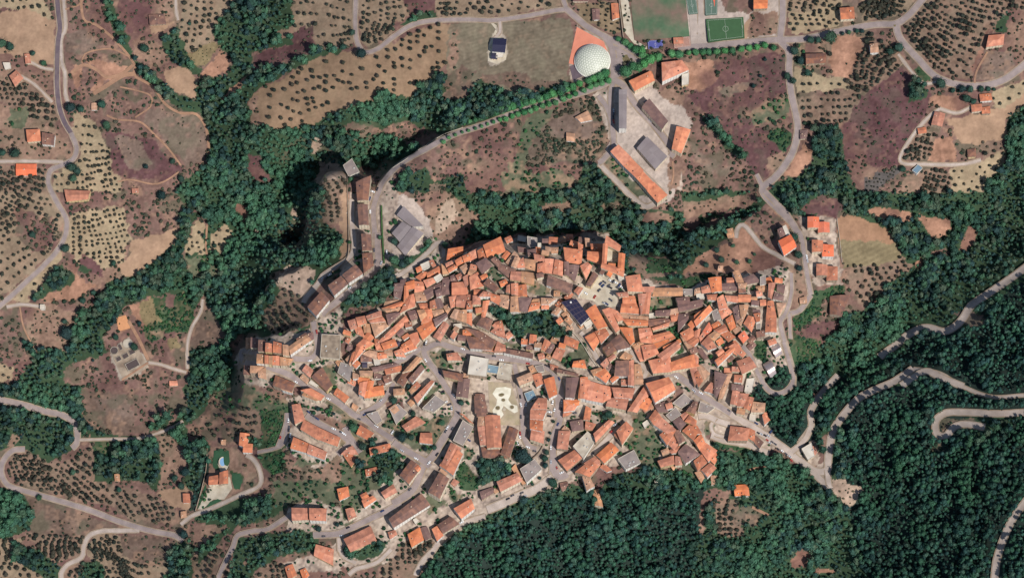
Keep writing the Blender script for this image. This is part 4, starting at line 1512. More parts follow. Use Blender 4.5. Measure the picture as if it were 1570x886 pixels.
# weeds and bare earth showing through the scrub, dry grass in the fields
green = np.array(srgb(78, 86, 66)) * .8; bare = np.array(srgb(172, 138, 114)) * .8; purple = np.array(srgb(104, 74, 72)) * .8
sc_ = np.array([{'B': 1, 'P': .55, 'J': 1, 'N': .7, 'E': .8, 'G': 1, 'K': .6, 'C': .5, 'O': .4, 'A': .35, 'Q': .5, 'H': .35, 'F1': .2, 'S': .3, 'M': .25, 'T': .1}.get(c, 0) for c in CL])[cls]
k = np.clip((n1 * .5 + n2 * .5 - .52) * 6, 0, 1) * sc_ * .6; col = col * (1 - k[:, None]) + green * k[:, None]
k = np.clip(((1 - n2) * .5 + n4 * .3 + n3 * .2 - .56) * 6, 0, 1) * sc_ * .6; col = col * (1 - k[:, None]) + bare * k[:, None]
k = np.clip((n4 * .6 + (1 - n1) * .4 - .56) * 6, 0, 1) * np.where(np.isin(cls, [CL.index(c) for c in 'BPKUH']), .6, 0); col = col * (1 - k[:, None]) + purple * k[:, None]
um = np.where(cls == CL.index('M'), 1., np.where(cls == CL.index('Y'), .4, 0)); kk = um * np.clip((n3 * .6 + n2 * .4 - .58) * 7, 0, 1) * .5; col = col * (1 - kk[:, None]) + np.array(srgb(204, 188, 170)) * .8 * kk[:, None]
kk = um * np.clip(((1 - n3) * .6 + (1 - n2) * .4 - .6) * 7, 0, 1) * .6; col = col * (1 - kk[:, None]) + np.array(srgb(112, 98, 92)) * .8 * kk[:, None]
n5 = _val(pu, pv, 1.6, 47); f = 1 + .16 * (n5 - .5) * np.where(np.isin(cls, [CL.index(c) for c in ('T', 'F1', 'V3', 'H')]), .4, 1.6); col = col * f[:, None]
hm = cls == CL.index('H')       # mower stripes follow the field edge
st = .5 + .5 * np.sin((pu * .25 + pv) * 1.1 + n1 * 9); col[hm] *= (.93 + .12 * st[hm])[:, None]
for c_, ang in (('V4', .45), ('V', 1.2), ('V2', .8)):
    q = cls == CL.index(c_); st = .5 + .5 * np.sin((pu * math.sin(ang) + pv * math.cos(ang)) * .8); col[q] *= (.92 + .16 * st[q])[:, None]
# steep cliff faces show bare rock
shp = GX.shape; Z = gz.reshape(shp); dzx = np.gradient(Z, fx, axis=1); dzy = np.gradient(Z, fy, axis=0); slope = np.hypot(dzx, dzy).ravel()
kr = np.clip((slope - 1.1) * 1.2, 0, 1) * inside * (.4 + .6 * n2); rockc = np.array(srgb(150, 128, 110)) * .8; col = col * (1 - kr[:, None]) + rockc * kr[:, None]
ny, nx = shp; idx = np.arange(nx * ny).reshape(shp)
q = np.stack([idx[:-1, :-1], idx[:-1, 1:], idx[1:, 1:], idx[1:, :-1]], -1).reshape(-1, 4)
def big_mesh(name, V, F, mats, cols, smooth_=False):
    me = bpy.data.meshes.new(name); k = F.shape[1]
    me.vertices.add(len(V)); me.vertices.foreach_set('co', V.astype(np.float32).ravel())
    me.loops.add(F.size); me.loops.foreach_set('vertex_index', F.astype(np.int32).ravel())
    me.polygons.add(len(F)); me.polygons.foreach_set('loop_start', np.arange(0, F.size, k, dtype=np.int32))
    try: me.polygons.foreach_set('loop_total', np.full(len(F), k, np.int32))
    except Exception: pass
    me.materials.append(mats)
    a = me.color_attributes.new('Col', 'FLOAT_COLOR', 'POINT'); a.data.foreach_set('color', np.concatenate([cols, np.ones((len(cols), 1))], 1).astype(np.float32).ravel())
    me.update(calc_edges=True)
    if smooth_: me.polygons.foreach_set('use_smooth', np.ones(len(F), bool))
    return me
struct('ground', big_mesh('ground', np.stack([gx, gy, gz], 1), q, M_ground, np.clip(col, 0.004, .9), True))

# ------------------------------------------------------------------ roads
def strip(P, w, lift):
    """ribbon of width w (m) draped along photo points"""
    x, y, z = ats(P[:, 0], P[:, 1]); P3 = np.stack([x, y], 1)
    T = np.gradient(P3, axis=0); T /= np.maximum(np.hypot(T[:, 0], T[:, 1])[:, None], 1e-6); Nn = np.stack([-T[:, 1], T[:, 0]], 1)
    V = []; F = []; cols_ = [-.5, -.17, .17, .5]
    for c in cols_:
        q_ = P3 + Nn * w * c; zz = height(q_[:, 0], q_[:, 1]); V.append(np.stack([q_[:, 0], q_[:, 1], zz], 1))
    zc = np.mean([v[:, 2] for v in V], 0)
    for v in V: v[:, 2] = np.maximum(v[:, 2], zc * .5 + v[:, 2] * .5) + lift
    A = np.concatenate(V); n = len(P)
    for k in range(3):
        for i in range(n - 1): F.append([k * n + i, (k + 1) * n + i, (k + 1) * n + i + 1, k * n + i + 1])
    F = [f[::-1] for f in F]
    return A, F
for i, (kind, w, role, p) in enumerate(roads):
    P = smooth(p); wm = w * PXM
    # keep a little unevenness in tracks
    m_, nm = {'a': (M_asph, 'road'), 'd': (M_dasph, 'road'), 'l': (M_lane, 'lane'), 't': (M_dirt, 'dirt_track')}[kind]
    lift = .22 + i * .006
    if kind != 't':
        A, F = strip(P, wm + 2.2, lift - .14); struct('verge', mesh('verge', A, F, M_verge, smooth_=True))
    A, F = strip(P, wm, lift + .35 * (kind in 'ad') * .3); o = struct(nm, mesh(nm, A, F, m_, smooth_=True))

def patch(name, poly, m, lift=.3, kind='structure', sub=2.0, parent=None):
    """a surface draped over the ground, cut to a photo polygon"""
    P = np.array(poly, float); x0, y0 = P.min(0); x1, y1 = P.max(0)
    bm_V = []; F = []
    import bmesh
    bm = bmesh.new(); vs = [bm.verts.new((a, b, 0)) for a, b in P]; f = bm.faces.new(vs)
    for ax, lo, hi in ((0, x0, x1), (1, y0, y1)):
        c = lo + sub
        while c < hi:
            co = (c, 0, 0) if ax == 0 else (0, c, 0); no = (1, 0, 0) if ax == 0 else (0, 1, 0)
            bmesh.ops.bisect_plane(bm, geom=bm.verts[:] + bm.edges[:] + bm.faces[:], plane_co=co, plane_no=no); c += sub
    U = np.array([v.co[:2] for v in bm.verts]); X, Y, Z_ = ats(U[:, 0], U[:, 1])
    for v, a, b, c in zip(bm.verts, X, Y, Z_): v.co = (a, b, c + lift)
    bmesh.ops.recalc_face_normals(bm, faces=bm.faces)
    for f in bm.faces:
        if f.normal.z < 0: f.normal_flip()
    me = bpy.data.meshes.new(name); bm.to_mesh(me); bm.free(); me.materials.append(m); me.polygons.foreach_set('use_smooth', [True] * len(me.polygons))
    o = link(name, me, parent)
    if kind: o['kind'] = kind
    return o
def oval(cx, cy, rx, ry, n=28, rot=0): return [(cx + rx * math.cos(t) * math.cos(rot) - ry * math.sin(t) * math.sin(rot), cy + rx * math.cos(t) * math.sin(rot) + ry * math.sin(t) * math.cos(rot)) for t in (2 * math.pi * i / n for i in range(n))]
# ------------------------------------------------------------------ landmarks and labels
LMK = [('white geodesic dome', 908, 91), ('courtyard palace', 935, 385), ('black solar-panelled hall', 886, 477), ('crowded cobbled car park', 917, 455), ('white sculpted garden', 772, 605), ('square white school roof', 733, 560),
       ('two shiny vaulted roofs', 1188, 550), ('ribbed grey factory', 628, 350), ('six-villa courtyard', 1265, 380), ('oval swimming pool', 342, 708), ('white rooftop car park', 755, 768), ('long orange terrace block', 970, 265),
       ('westernmost hairpin street', 374, 538), ('triangular road junction', 657, 716), ('lone round junction tree', 847, 740), ('small green football pitch', 1110, 45), ('wooded courtyard gully', 820, 500), ('loop lane above vaults', 1110, 650),
       ('circular sewage tank', 200, 528), ('roadside junction viewpoint', 1270, 745), ('twin brown terraces', 485, 680), ('curved brown apartment row', 550, 330), ('isolated black-roofed farmhouse', 765, 75), ('Y-shaped eastern junction', 1375, 40),
       ('vivid orange barn roof', 1206, 372), ('loop of gravel lane', 1450, 650), ('western hairpin bend', 120, 660), ('purple scrub hill', 250, 90), ('red-roofed farm row', 60, 210), ('ploughed beige field', 1325, 370)]
D8 = ['east', 'north-east', 'north', 'north-west', 'west', 'south-west', 'south', 'south-east']
ONES = ['', 'first', 'second', 'third', 'fourth', 'fifth', 'sixth', 'seventh', 'eighth', 'ninth', 'tenth', 'eleventh', 'twelfth', 'thirteenth', 'fourteenth', 'fifteenth', 'sixteenth', 'seventeenth', 'eighteenth', 'nineteenth']
TENS = {2: ('twentieth', 'twenty'), 3: ('thirtieth', 'thirty'), 4: ('fortieth', 'forty'), 5: ('fiftieth', 'fifty'), 6: ('sixtieth', 'sixty'), 7: ('seventieth', 'seventy'), 8: ('eightieth', 'eighty'), 9: ('ninetieth', 'ninety')}
def ordinal(n):
    if n < 20: return ONES[n]
    if n < 100: return TENS[n // 10][0] if n % 10 == 0 else TENS[n // 10][1] + '-' + ONES[n % 10]
    return 'hundredth' if n == 100 else 'hundred-and-' + ordinal(n - 100)
PENDING = []          # (object, phrase, px, py)
def later(o, phrase, px, py): PENDING.append((o, phrase, px, py))
def settle_labels():
    bins = {}
    for o, ph, px, py in PENDING:
        d = [math.hypot(px - a, py - b) for _, a, b in LMK]; i = int(np.argmin(d)); ang = math.atan2(-(py - LMK[i][2]), px - LMK[i][1]); s = int(round(ang / (math.pi / 4))) % 8
        bins.setdefault((ph, i, s), []).append((d[i], o))
    for (ph, i, s), lst in bins.items():
        lst.sort(key=lambda t: t[0])
        for n, (d, o) in enumerate(lst):
            pre = 'nearest' if n == 0 else ordinal(n + 1) + ' nearest'
            if len(lst) == 1: o['label'] = f'{ph} just {D8[s]} of the {LMK[i][0]}'
            else: o['label'] = f'{ph}, {pre} {D8[s]} of the {LMK[i][0]}'
# ------------------------------------------------------------------ buildings
KINDW = {'y': 'weathered flat-roofed', 'o': 'bright-orange-roofed', 'O': 'vivid-orange-roofed', 'r': 'terracotta-roofed', 't': 'faded-tile-roofed', 'b': 'brown-roofed', 'm': 'dull-purple-roofed', 'g': 'grey-roofed', 'G': 'ribbed-grey-roofed', 'w': 'flat white-roofed',
         's': 'blue-grey-roofed', 'z': 'striped pale-roofed', 'v': 'shiny vaulted', 'K': 'black-panelled', 'k': 'dark-roofed'}
FLAT = set('gwszy'); GROW = 1.1
def building(code, poly, lv, seed):
    r = random.Random(seed)
    cx_, cy_ = sum(p[0] for p in poly) / 4, sum(p[1] for p in poly) / 4
    lv_given = lv; lv = lv or r.choice([2, 2, 3, 3])
    eave = {1: 3.2, 2: 7.0, 3: 10.2, 4: 14.0}[lv] + r.uniform(-.8, 1.3)
    if lv_given == 0 or lv < 4:
        poly = [(cx_ + (a - cx_) * GROW, cy_ + (b - cy_) * GROW) for a, b in poly]
    gx_, gy_, gzc = at(cx_, cy_, eave); gzs = [h1(gx_, gy_)]
    ze = gzc + eave
    C = [on_z(px, py, ze) for px, py in poly]                   # screen-clockwise -> world clockwise
    zb = min([h1(*c) for c in C] + [gzc]) - 1.0
    ze = max(ze, max(h1(*c) for c in C) + 2.2)
    c0 = np.mean(C, 0); base = (c0[0], c0[1], zb)
    Pl = [np.array(c) - c0 for c in C]
    e01 = np.linalg.norm(Pl[1] - Pl[0]); e12 = np.linalg.norm(Pl[2] - Pl[1]); e23 = np.linalg.norm(Pl[3] - Pl[2]); e30 = np.linalg.norm(Pl[0] - Pl[3])
    A, B = (e01 + e23) / 2, (e12 + e30) / 2
    if code not in FLAT and code != 'v' and B > A * 1.25: Pl = Pl[1:] + Pl[:1]; A, B = B, A
    area = A * B
    small = area < 62; 
    if lv == 1 and area < 110: nm, cat = 'shed', 'shed'
    elif code in 'G' or (code in 'gwzy' and area > 250): nm, cat = 'hall', 'hall'
    elif lv == 4 and area > 250: nm, cat = 'apartment_block', 'apartment block'
    elif area < 62: nm, cat = 'cottage', 'cottage'
    else: nm, cat = 'house', 'house'
    size = 'large ' if area > 190 else ''
    if A > 2.2 * B and area > 80: size = 'long '
    root = empty(nm, base); tag(root, None, cat, {'shed': 'sheds and outbuildings', 'hall': 'large flat and sheet-roofed halls', 'apartment_block': 'apartment blocks', 'house': 'houses of the hill town', 'cottage': 'small cottages of the hill town'}[nm])
    later(root, (size + KINDW[code] + ' ' + cat).strip(), cx_, cy_)
    H = ze - zb; I = [p * (1 - .35 / max(np.linalg.norm(p), 2)) for p in Pl]     # walls stand inside the eaves
    wm = r.choices(WM, [4, 4, .8, 3 if cx_ > 640 else 2])[0]
    if nm == 'apartment_block': wm = WM[r.choice([0, 1])]
    V = []; F = []; UV = []
    cw = [0, 1, 2, 3][::-1]
    def wall_quad(a, b, h0, h1_, u0):
        n = len(V); L_ = float(np.linalg.norm(b - a)); V.extend([(a[0], a[1], h0), (b[0], b[1], h0), (b[0], b[1], h1_), (a[0], a[1], h1_)]); F.append([n + 3, n + 2, n + 1, n]); o_ = 1.0
        UV.append([(u0, h1_ + o_ - H), (u0 + L_, h1_ + o_ - H), (u0 + L_, h0 + o_ - H), (u0, h0 + o_ - H)])
    for i in range(4): wall_quad(I[i], I[(i + 1) % 4], 0, H - .02, .4 * i)
    ridge = None
    if code in FLAT:
        n = len(V); [V.append((p[0], p[1], H - .02)) for p in I]; F.append([n, n+1, n+2, n+3][::-1]); UV.append([(0, 0)] * 4)
        link('wall', mesh('wall', V, F, [wm], UV), root)
        V = []; F = []; prism(V, F, [tuple(p) for p in ccw([tuple(q) for q in I])], H, H + .18); rf = link('roof', mesh('roof', V, F, [RM[code]]), root)
        V = []; F = []                                            # parapet
        for i in range(4):
            a, b = Pl[i], Pl[(i + 1) % 4]; m = (a + b) / 2; d = b - a; box(V, F, (m[0] * .985, m[1] * .985, H - .1), float(np.linalg.norm(d)) - (.6 if i % 2 else 0), .3, .75, math.atan2(d[1], d[0]))
        link('parapet', mesh('parapet', V, F, [M_par]), root)
        if area > 60:
            for _ in range(1 + int(area > 200) * 2):
                V = []; F = []; p = Pl[0] * r.uniform(-.5, .5) + Pl[1] * r.uniform(-.5, .5); box(V, F, (p[0], p[1], H + .18), r.uniform(1, 2), r.uniform(.8, 1.6), r.uniform(.7, 1.2), r.random()); link('rooftop_unit', mesh('rooftop_unit', V, F, [M_sheet]), root)
        return root
    if code == 'v':
        V2 = []; F2 = []; n = 12; hgt = B * .26
        a0, a1, b0, b1 = Pl[0], Pl[3], Pl[1], Pl[2]
        for k in range(n + 1):
            t = k / n; zz = H + math.sin(math.pi * t) * hgt
            for s0, s1 in ((a0, a1), (b0, b1)): p = s0 + (s1 - s0) * t; V2.append((p[0], p[1], zz))
        for k in range(n): F2.append([2*k, 2*k+2, 2*k+3, 2*k+1][::-1])
        F2.append([2*k for k in range(n + 1)]); F2.append([2*k+1 for k in range(n + 1)][::-1])
        link('wall', mesh('wall', V, F, [wm], UV), root); link('roof', mesh('roof', V2, F2, [RM['v']]), root); return root
    pitch = math.tan(math.radians(r.uniform(14, 19))) if code != 'G' else .1
    rh = min(pitch * B / 2, 3.6)
    m0 = (Pl[3] + Pl[0]) / 2; m1 = (Pl[1] + Pl[2]) / 2; ax = m1 - m0
    mono = (B < 6.0 and r.random() < .45) and code != 'G'
    hip = (not mono) and code != 'G' and r.random() < (.3 if A < 2 * B else .12) and area > 70
    top = H + rh
    if mono: rh = min(pitch * B, 2.4); top = H + rh
    V2 = []; F2 = []; U2 = []
    def rf_face(idx, org, along, down):
        F2.append(idx); U2.append([(float((np.array(V2[i][:2]) - org) @ along), float(np.hypot(*(np.array(V2[i][:2]) - org)) if 0 else (np.array(V2[i][:2]) - org) @ down)) for i in idx])
    al = ax / max(np.linalg.norm(ax), 1e-6); dn = np.array([al[1], -al[0]])
    th = .22
    if mono:
        hi, lo = ((0, 1), (3, 2)) if r.random() < .5 else ((3, 2), (0, 1))
        zs = {hi[0]: top, hi[1]: top, lo[0]: H, lo[1]: H}
        V2 += [(Pl[i][0], Pl[i][1], zs[i]) for i in range(4)] + [(Pl[i][0], Pl[i][1], zs[i] - th) for i in range(4)]
        rf_face([3, 2, 1, 0], Pl[0], al, dn); rf_face([4, 5, 6, 7], Pl[0], al, dn)
        for i in range(4): k = (i + 1) % 4; rf_face([i, k, k + 4, i + 4], Pl[0], al, dn)
        for i in range(4):
            a, b = I[i], I[(i + 1) % 4]; za, zb_ = zs[i] - th, zs[(i + 1) % 4] - th; n = len(V); V.extend([(a[0], a[1], H - .02), (b[0], b[1], H - .02), (b[0], b[1], zb_), (a[0], a[1], za)])
            F.append([n + 3, n + 2, n + 1, n]); UV.append([(0, .2)] * 4)
    else:
        if hip: R0 = m0 + al * min(B / 2, A * .45); R1 = m1 - al * min(B / 2, A * .45)
        else: R0, R1 = m0, m1
        P4 = [(p[0], p[1], H) for p in Pl]; RR = [(R0[0], R0[1], top), (R1[0], R1[1], top)]
        V2 += P4 + RR + [(p[0], p[1], p[2] - th) for p in P4 + RR]
        for off, rev in ((0, True), (6, False)):
            fs = [[0, 1, 5, 4], [2, 3, 4, 5]] + ([[3, 0, 4], [1, 2, 5]] if hip else [])
            for f in fs: f = [i + off for i in f]; rf_face(f[::-1] if rev else f, m0, al, dn)
        rim = [0, 1, 2, 3] if hip else [0, 1, 5, 2, 3, 4]
        for a, b in zip(rim, rim[1:] + rim[:1]): rf_face([a, b, b + 6, a + 6], m0, al, dn)
        if not hip:
            i0 = (I[3] + I[0]) / 2; i1 = (I[1] + I[2]) / 2
            for a, b, m in ((I[3], I[0], i0), (I[1], I[2], i1)):
                n = len(V); V.extend([(a[0], a[1], H - .02), (b[0], b[1], H - .02), (m[0], m[1], top - th - .02)]); F.append([n + 2, n + 1, n]); UV.append([(0, .2)] * 3)
    link('wall', mesh('wall', V, F, [wm], UV), root)
    rf = link('roof', mesh('roof', V2, F2, [RM[code]], U2), root)
    if code not in 'GK':
        for _ in range(r.choice([0, 1, 1, 2]) if area > 45 else r.choice([0, 1])):
            t = r.uniform(.2, .8); s = r.uniform(-.3, .3); p = m0 + ax * t + dn * B * s; zt = top - abs(s) * 2 * rh if not mono else top
            V = []; F = []; w_ = r.uniform(.6, 1.0); box(V, F, (p[0], p[1], zt - 1.2), w_, w_ * r.uniform(.7, 1.3), 2.1, math.atan2(al[1], al[0])); box(V, F, (p[0], p[1], zt + .95), w_ * 1.3, w_ * 1.3, .12, math.atan2(al[1], al[0]))
            link('chimney', mesh('chimney', V, F, [M_ch]), rf)
        if area > 110 and r.random() < .35:
            p = m0 + ax * r.uniform(.3, .7) + dn * B * .25; V = []; F = []; box(V, F, (p[0], p[1], top - .5 * rh - .1), 1.1, 1.3, .35, math.atan2(al[1], al[0])); link('skylight', mesh('skylight', V, F, [M_dark]), rf)
    if nm == 'apartment_block':                                    # balconies on the sunny side
        V = []; F = []
        a, b = (I[0], I[1]) if ((I[0] + I[1]) / 2)[1] < ((I[2] + I[3]) / 2)[1] else (I[2], I[3])
        d = b - a; L_ = float(np.linalg.norm(d)); dd = d / L_; nn = np.array([dd[1], -dd[0]]); nn = nn if nn @ ((a + b) / 2) > 0 else -nn
        k = int(L_ // 7)
        for i in range(k):
            for s_ in range(1, 4):
                V = []; F = []; p = a + dd * (L_ * (i + .5) / k) + nn * .6; box(V, F, (p[0], p[1], 1 + s_ * 3.1), 3.4, 1.2, .15, math.atan2(dd[1], dd[0])); p2 = p + nn * .55; box(V, F, (p2[0], p2[1], 1.15 + s_ * 3.1), 3.4, .1, .9, math.atan2(dd[1], dd[0]))
                link('balcony', mesh('balcony', V, F, [M_par]), root)
    return root
# small roofs that fill the tight old-town rows between the larger ones
OLD = [(500,540),(560,470),(620,430),(690,385),(760,362),(950,366),(975,425),(1100,430),(1205,415),(1212,480),(1160,600),(1172,645),(1110,640),(1095,725),(1010,700),(1000,640),(850,595),(780,548),(650,532),(640,620),(560,620),(520,580)]
om = np.zeros((H0, W0), bool); fill(om, OLD, True); rr_ = random.Random(31); occ = block | ~om | ~np.isin(land, [CL.index('M'), CL.index('Y')])
HC2 = np.array([[sum(p[0] for p in q_[1]) / 4, sum(p[1] for p in q_[1]) / 4, math.atan2(q_[1][1][1] - q_[1][0][1], q_[1][1][0] - q_[1][0][0])] for q_ in houses])
cand = [(x_, y_) for y_ in range(360, 730, 2) for x_ in range(500, 1215, 2)]; rr_.shuffle(cand); nfill = 0
for x_, y_ in cand:
    if nfill >= 85: break
    if occ[y_ - 3:y_ + 4, x_ - 4:x_ + 5].sum() > 3: continue
    k_ = int(np.argmin((HC2[:, 0] - x_) ** 2 + (HC2[:, 1] - y_) ** 2)); an = HC2[k_, 2]; a_, b_ = rr_.uniform(4.2, 6.2), rr_.uniform(3.0, 4.4); ca, sa = math.cos(an), math.sin(an)
    q_ = [(x_ + u_ * a_ * ca - v_ * b_ * sa, y_ + u_ * a_ * sa + v_ * b_ * ca) for u_, v_ in ((-1, -1), (1, -1), (1, 1), (-1, 1))]
    houses.append((rr_.choice('rtobrotmw'), q_, rr_.choice([1, 2, 2, 3]))); fill(occ, q_, True); fill(block, q_, True); nfill += 1
print('filled', nfill)
for i, (code, poly, lv) in enumerate(houses): building(code, poly, lv, i * 17 + 3)

# courtyard palace: one building of four wings round a paved court
def palace():
    s = 8.722; f = lambda l: [(890 + a / s, 340 + b / s) for a, b in l]
    wings = [[(345,180),(548,325),(520,400),(320,295)], [(370,300),(350,560),(285,560),(300,290)], [(285,550),(590,640),(575,740),(270,615)], [(600,432),(580,690),(495,640),(510,415)]]
    cx_, cy_ = f([(430, 450)])[0]; gx_, gy_, g = at(cx_, cy_, 11); root = empty('palace', (gx_, gy_, g - 1)); tag(root, 'large palace with four orange wings round a paved court, north of the car park', 'palace')
    for k, w in enumerate(wings):
        C = [np.array(on_z(px, py, g + 11)) - (gx_, gy_) for px, py in f(w)]; V = []; F = []; 
        A = (np.linalg.norm(C[1] - C[0])); B = np.linalg.norm(C[2] - C[1])
        cc = sum(C) / 4; C2 = [cc + (c - cc) * .96 for c in C]; prism(V, F, ccw([tuple(c) for c in C2]), -1, 12 + k * .1); link('wing_wall', mesh('wing_wall', V, F, [WM[0]], [[(i * 1.3, i * .9) for i in range(len(f_))] for f_ in F]), root)
        if B > A: C = C[1:] + C[:1]
        m0 = (C[3] + C[0]) / 2; m1 = (C[1] + C[2]) / 2; H = 12.15 + k * .13; V2 = [(p[0], p[1], H) for p in C] + [(m0[0], m0[1], H + 1.5), (m1[0], m1[1], H + 1.5)]; F2 = [[4, 5, 1, 0], [5, 4, 3, 2], [0, 3, 4], [2, 1, 5], [0, 1, 2, 3]]
        link('roof', mesh('roof', V2, F2, [RM['o']], [[(V2[i][0], V2[i][1]) for i in q_] for q_ in F2]), root)
    V = []; F = []; C = [np.array(on_z(px, py, g)) - (gx_, gy_) for px, py in f([(345,350),(520,420),(500,600),(345,560)])]; prism(V, F, ccw([tuple(c) for c in C]), .5, 1.4); link('court_floor', mesh('court_floor', V, F, [M_pave]), root)
palace()
# solar-panelled hall
def solar_hall():
    f = lambda l: [(523 + a / 2.992, 295 + b / 2.992) for a, b in l]
    q_ = f([(1078,487),(1140,572),(1100,608),(1010,502)]); cx_, cy_ = sum(p[0] for p in q_) / 4, sum(p[1] for p in q_) / 4
    gx_, gy_, g = at(cx_, cy_, 12); root = empty('panelled_hall', (gx_, gy_, g - 1)); tag(root, 'tall hall with black solar-panelled roof and white walls beside the car park', 'hall')
    C = [np.array(on_z(px, py, g + 12)) - (gx_, gy_) for px, py in q_]; V = []; F = []; cc = sum(C) / 4
    prism(V, F, ccw([tuple(cc + (c - cc) * .98) for c in C]), -1, 12.9); link('wall', mesh('wall', V, F, [WM[1]], [[(i * 1.3, i * .9) for i in range(len(f_))] for f_ in F]), root)
    m0 = (C[3] + C[0]) / 2; m1 = (C[1] + C[2]) / 2; H = 13.0; V2 = [(p[0], p[1], H) for p in C] + [(m0[0], m0[1], H + 1.2), (m1[0], m1[1], H + 1.2)]; F2 = [[4, 5, 1, 0], [5, 4, 3, 2], [0, 3, 4], [2, 1, 5], [0, 1, 2, 3]]
    rf = link('roof', mesh('roof', V2, F2, [RM['k']]), root)
    for side in (0, 1):
        e0, e1 = (C[0], C[1]) if side == 0 else (C[3], C[2])
        for i in range(5):
            for k in range(2):
                t0, t1 = (i + .12) / 5, (i + .9) / 5; s0, s1 = (k + .1) / 2, (k + .92) / 2
                def pt(t, s): a = e0 + (e1 - e0) * t; b = m0 + (m1 - m0) * t; p = a + (b - a) * s; return (p[0], p[1], H + 1.2 * s + .12)
                V = [pt(t0, s0), pt(t1, s0), pt(t1, s1), pt(t0, s1)]; V += [(x, y, z - .08) for x, y, z in V]
                fs = [[0, 1, 2, 3], [7, 6, 5, 4], [0, 4, 5, 1], [1, 5, 6, 2], [2, 6, 7, 3], [3, 7, 4, 0]]
                link('solar_panel', mesh('solar_panel', V, fs, [RM['K']]), rf)
    V = []; F = []; p = (C[0] + C[3]) / 2 * .75; box(V, F, (p[0], p[1], 13.4), 1.6, 1.6, 2.2, .6); link('skylight', mesh('skylight', V, F, [M_white]), rf)
solar_hall()

# ------------------------------------------------------------------ dome and sports grounds
def dome():
    gx_, gy_, g = at(908.5, 92.0, 5); R = 18.2; root = empty('geodesic_dome', (gx_, gy_, g - .5)); tag(root, 'white geodesic dome of triangular panels beside the terracotta forecourt', 'dome')
    import bmesh
    bm = bmesh.new(); bmesh.ops.create_icosphere(bm, subdivisions=4, radius=1.0)
    bmesh.ops.bisect_plane(bm, geom=bm.verts[:] + bm.edges[:] + bm.faces[:], plane_co=(0, 0, .32), plane_no=(0, 0, -1), clear_outer=True)
    s = R / math.sqrt(1 - .32 ** 2)
    for v in bm.verts: v.co = (v.co.x * s, v.co.y * s, (v.co.z - .32) * s * .82 + 2.0)
    bmesh.ops.inset_individual(bm, faces=bm.faces[:], thickness=.45, depth=-.12)
    bm.normal_update(); me = bpy.data.meshes.new('shell'); bm.faces.ensure_lookup_table()
    for f in bm.faces: f.material_index = 0
    small = [f for f in bm.faces if len(f.verts) == 3 and all(len(e.link_faces) == 2 for e in f.edges)]
    for f in small: f.material_index = 1
    bm.to_mesh(me); bm.free(); me.materials.append(mat('dome_frame', S(238,236,220), .5, .03, .5)); me.materials.append(mat('dome_panel', S(176,180,160), .4, .1, .4)); link('shell', me, root)
    V = []; F = []; prism(V, F, [(R * 1.015 * math.cos(a), R * 1.015 * math.sin(a)) for a in (2 * math.pi * i / 48 for i in range(48))], -1, 2.0); link('ring_wall', mesh('ring_wall', V, F, [M_white]), root)
dome()
f860 = lambda l: [(860 + a / 6.542, b / 6.542) for a, b in l]
patch('forecourt', f860([(160,275),(290,345),(430,420),(480,560),(440,650),(260,700),(120,650),(78,640)]), M_terra, .35)
patch('pavement', f860([(548,372),(640,440),(760,550),(800,590),(700,660),(560,720),(480,690),(540,600),(530,500),(450,400)]), M_asph, .2)
patch('parking_apron', f860([(90,670),(150,640),(240,760),(120,810)]), M_dasph, .3)
patch('sports_field', f860([(695,-60),(1245,-60),(1290,370),(740,408)]), M_pitch, .3, sub=4)
patch('path', f860([(590,-40),(670,-40),(735,405),(860,470),(860,500),(730,440),(640,330)]), M_pave, .25)
patch('sports_apron', f860([(1285,150),(1450,150),(1470,480),(1310,480)]), M_lane, .3)
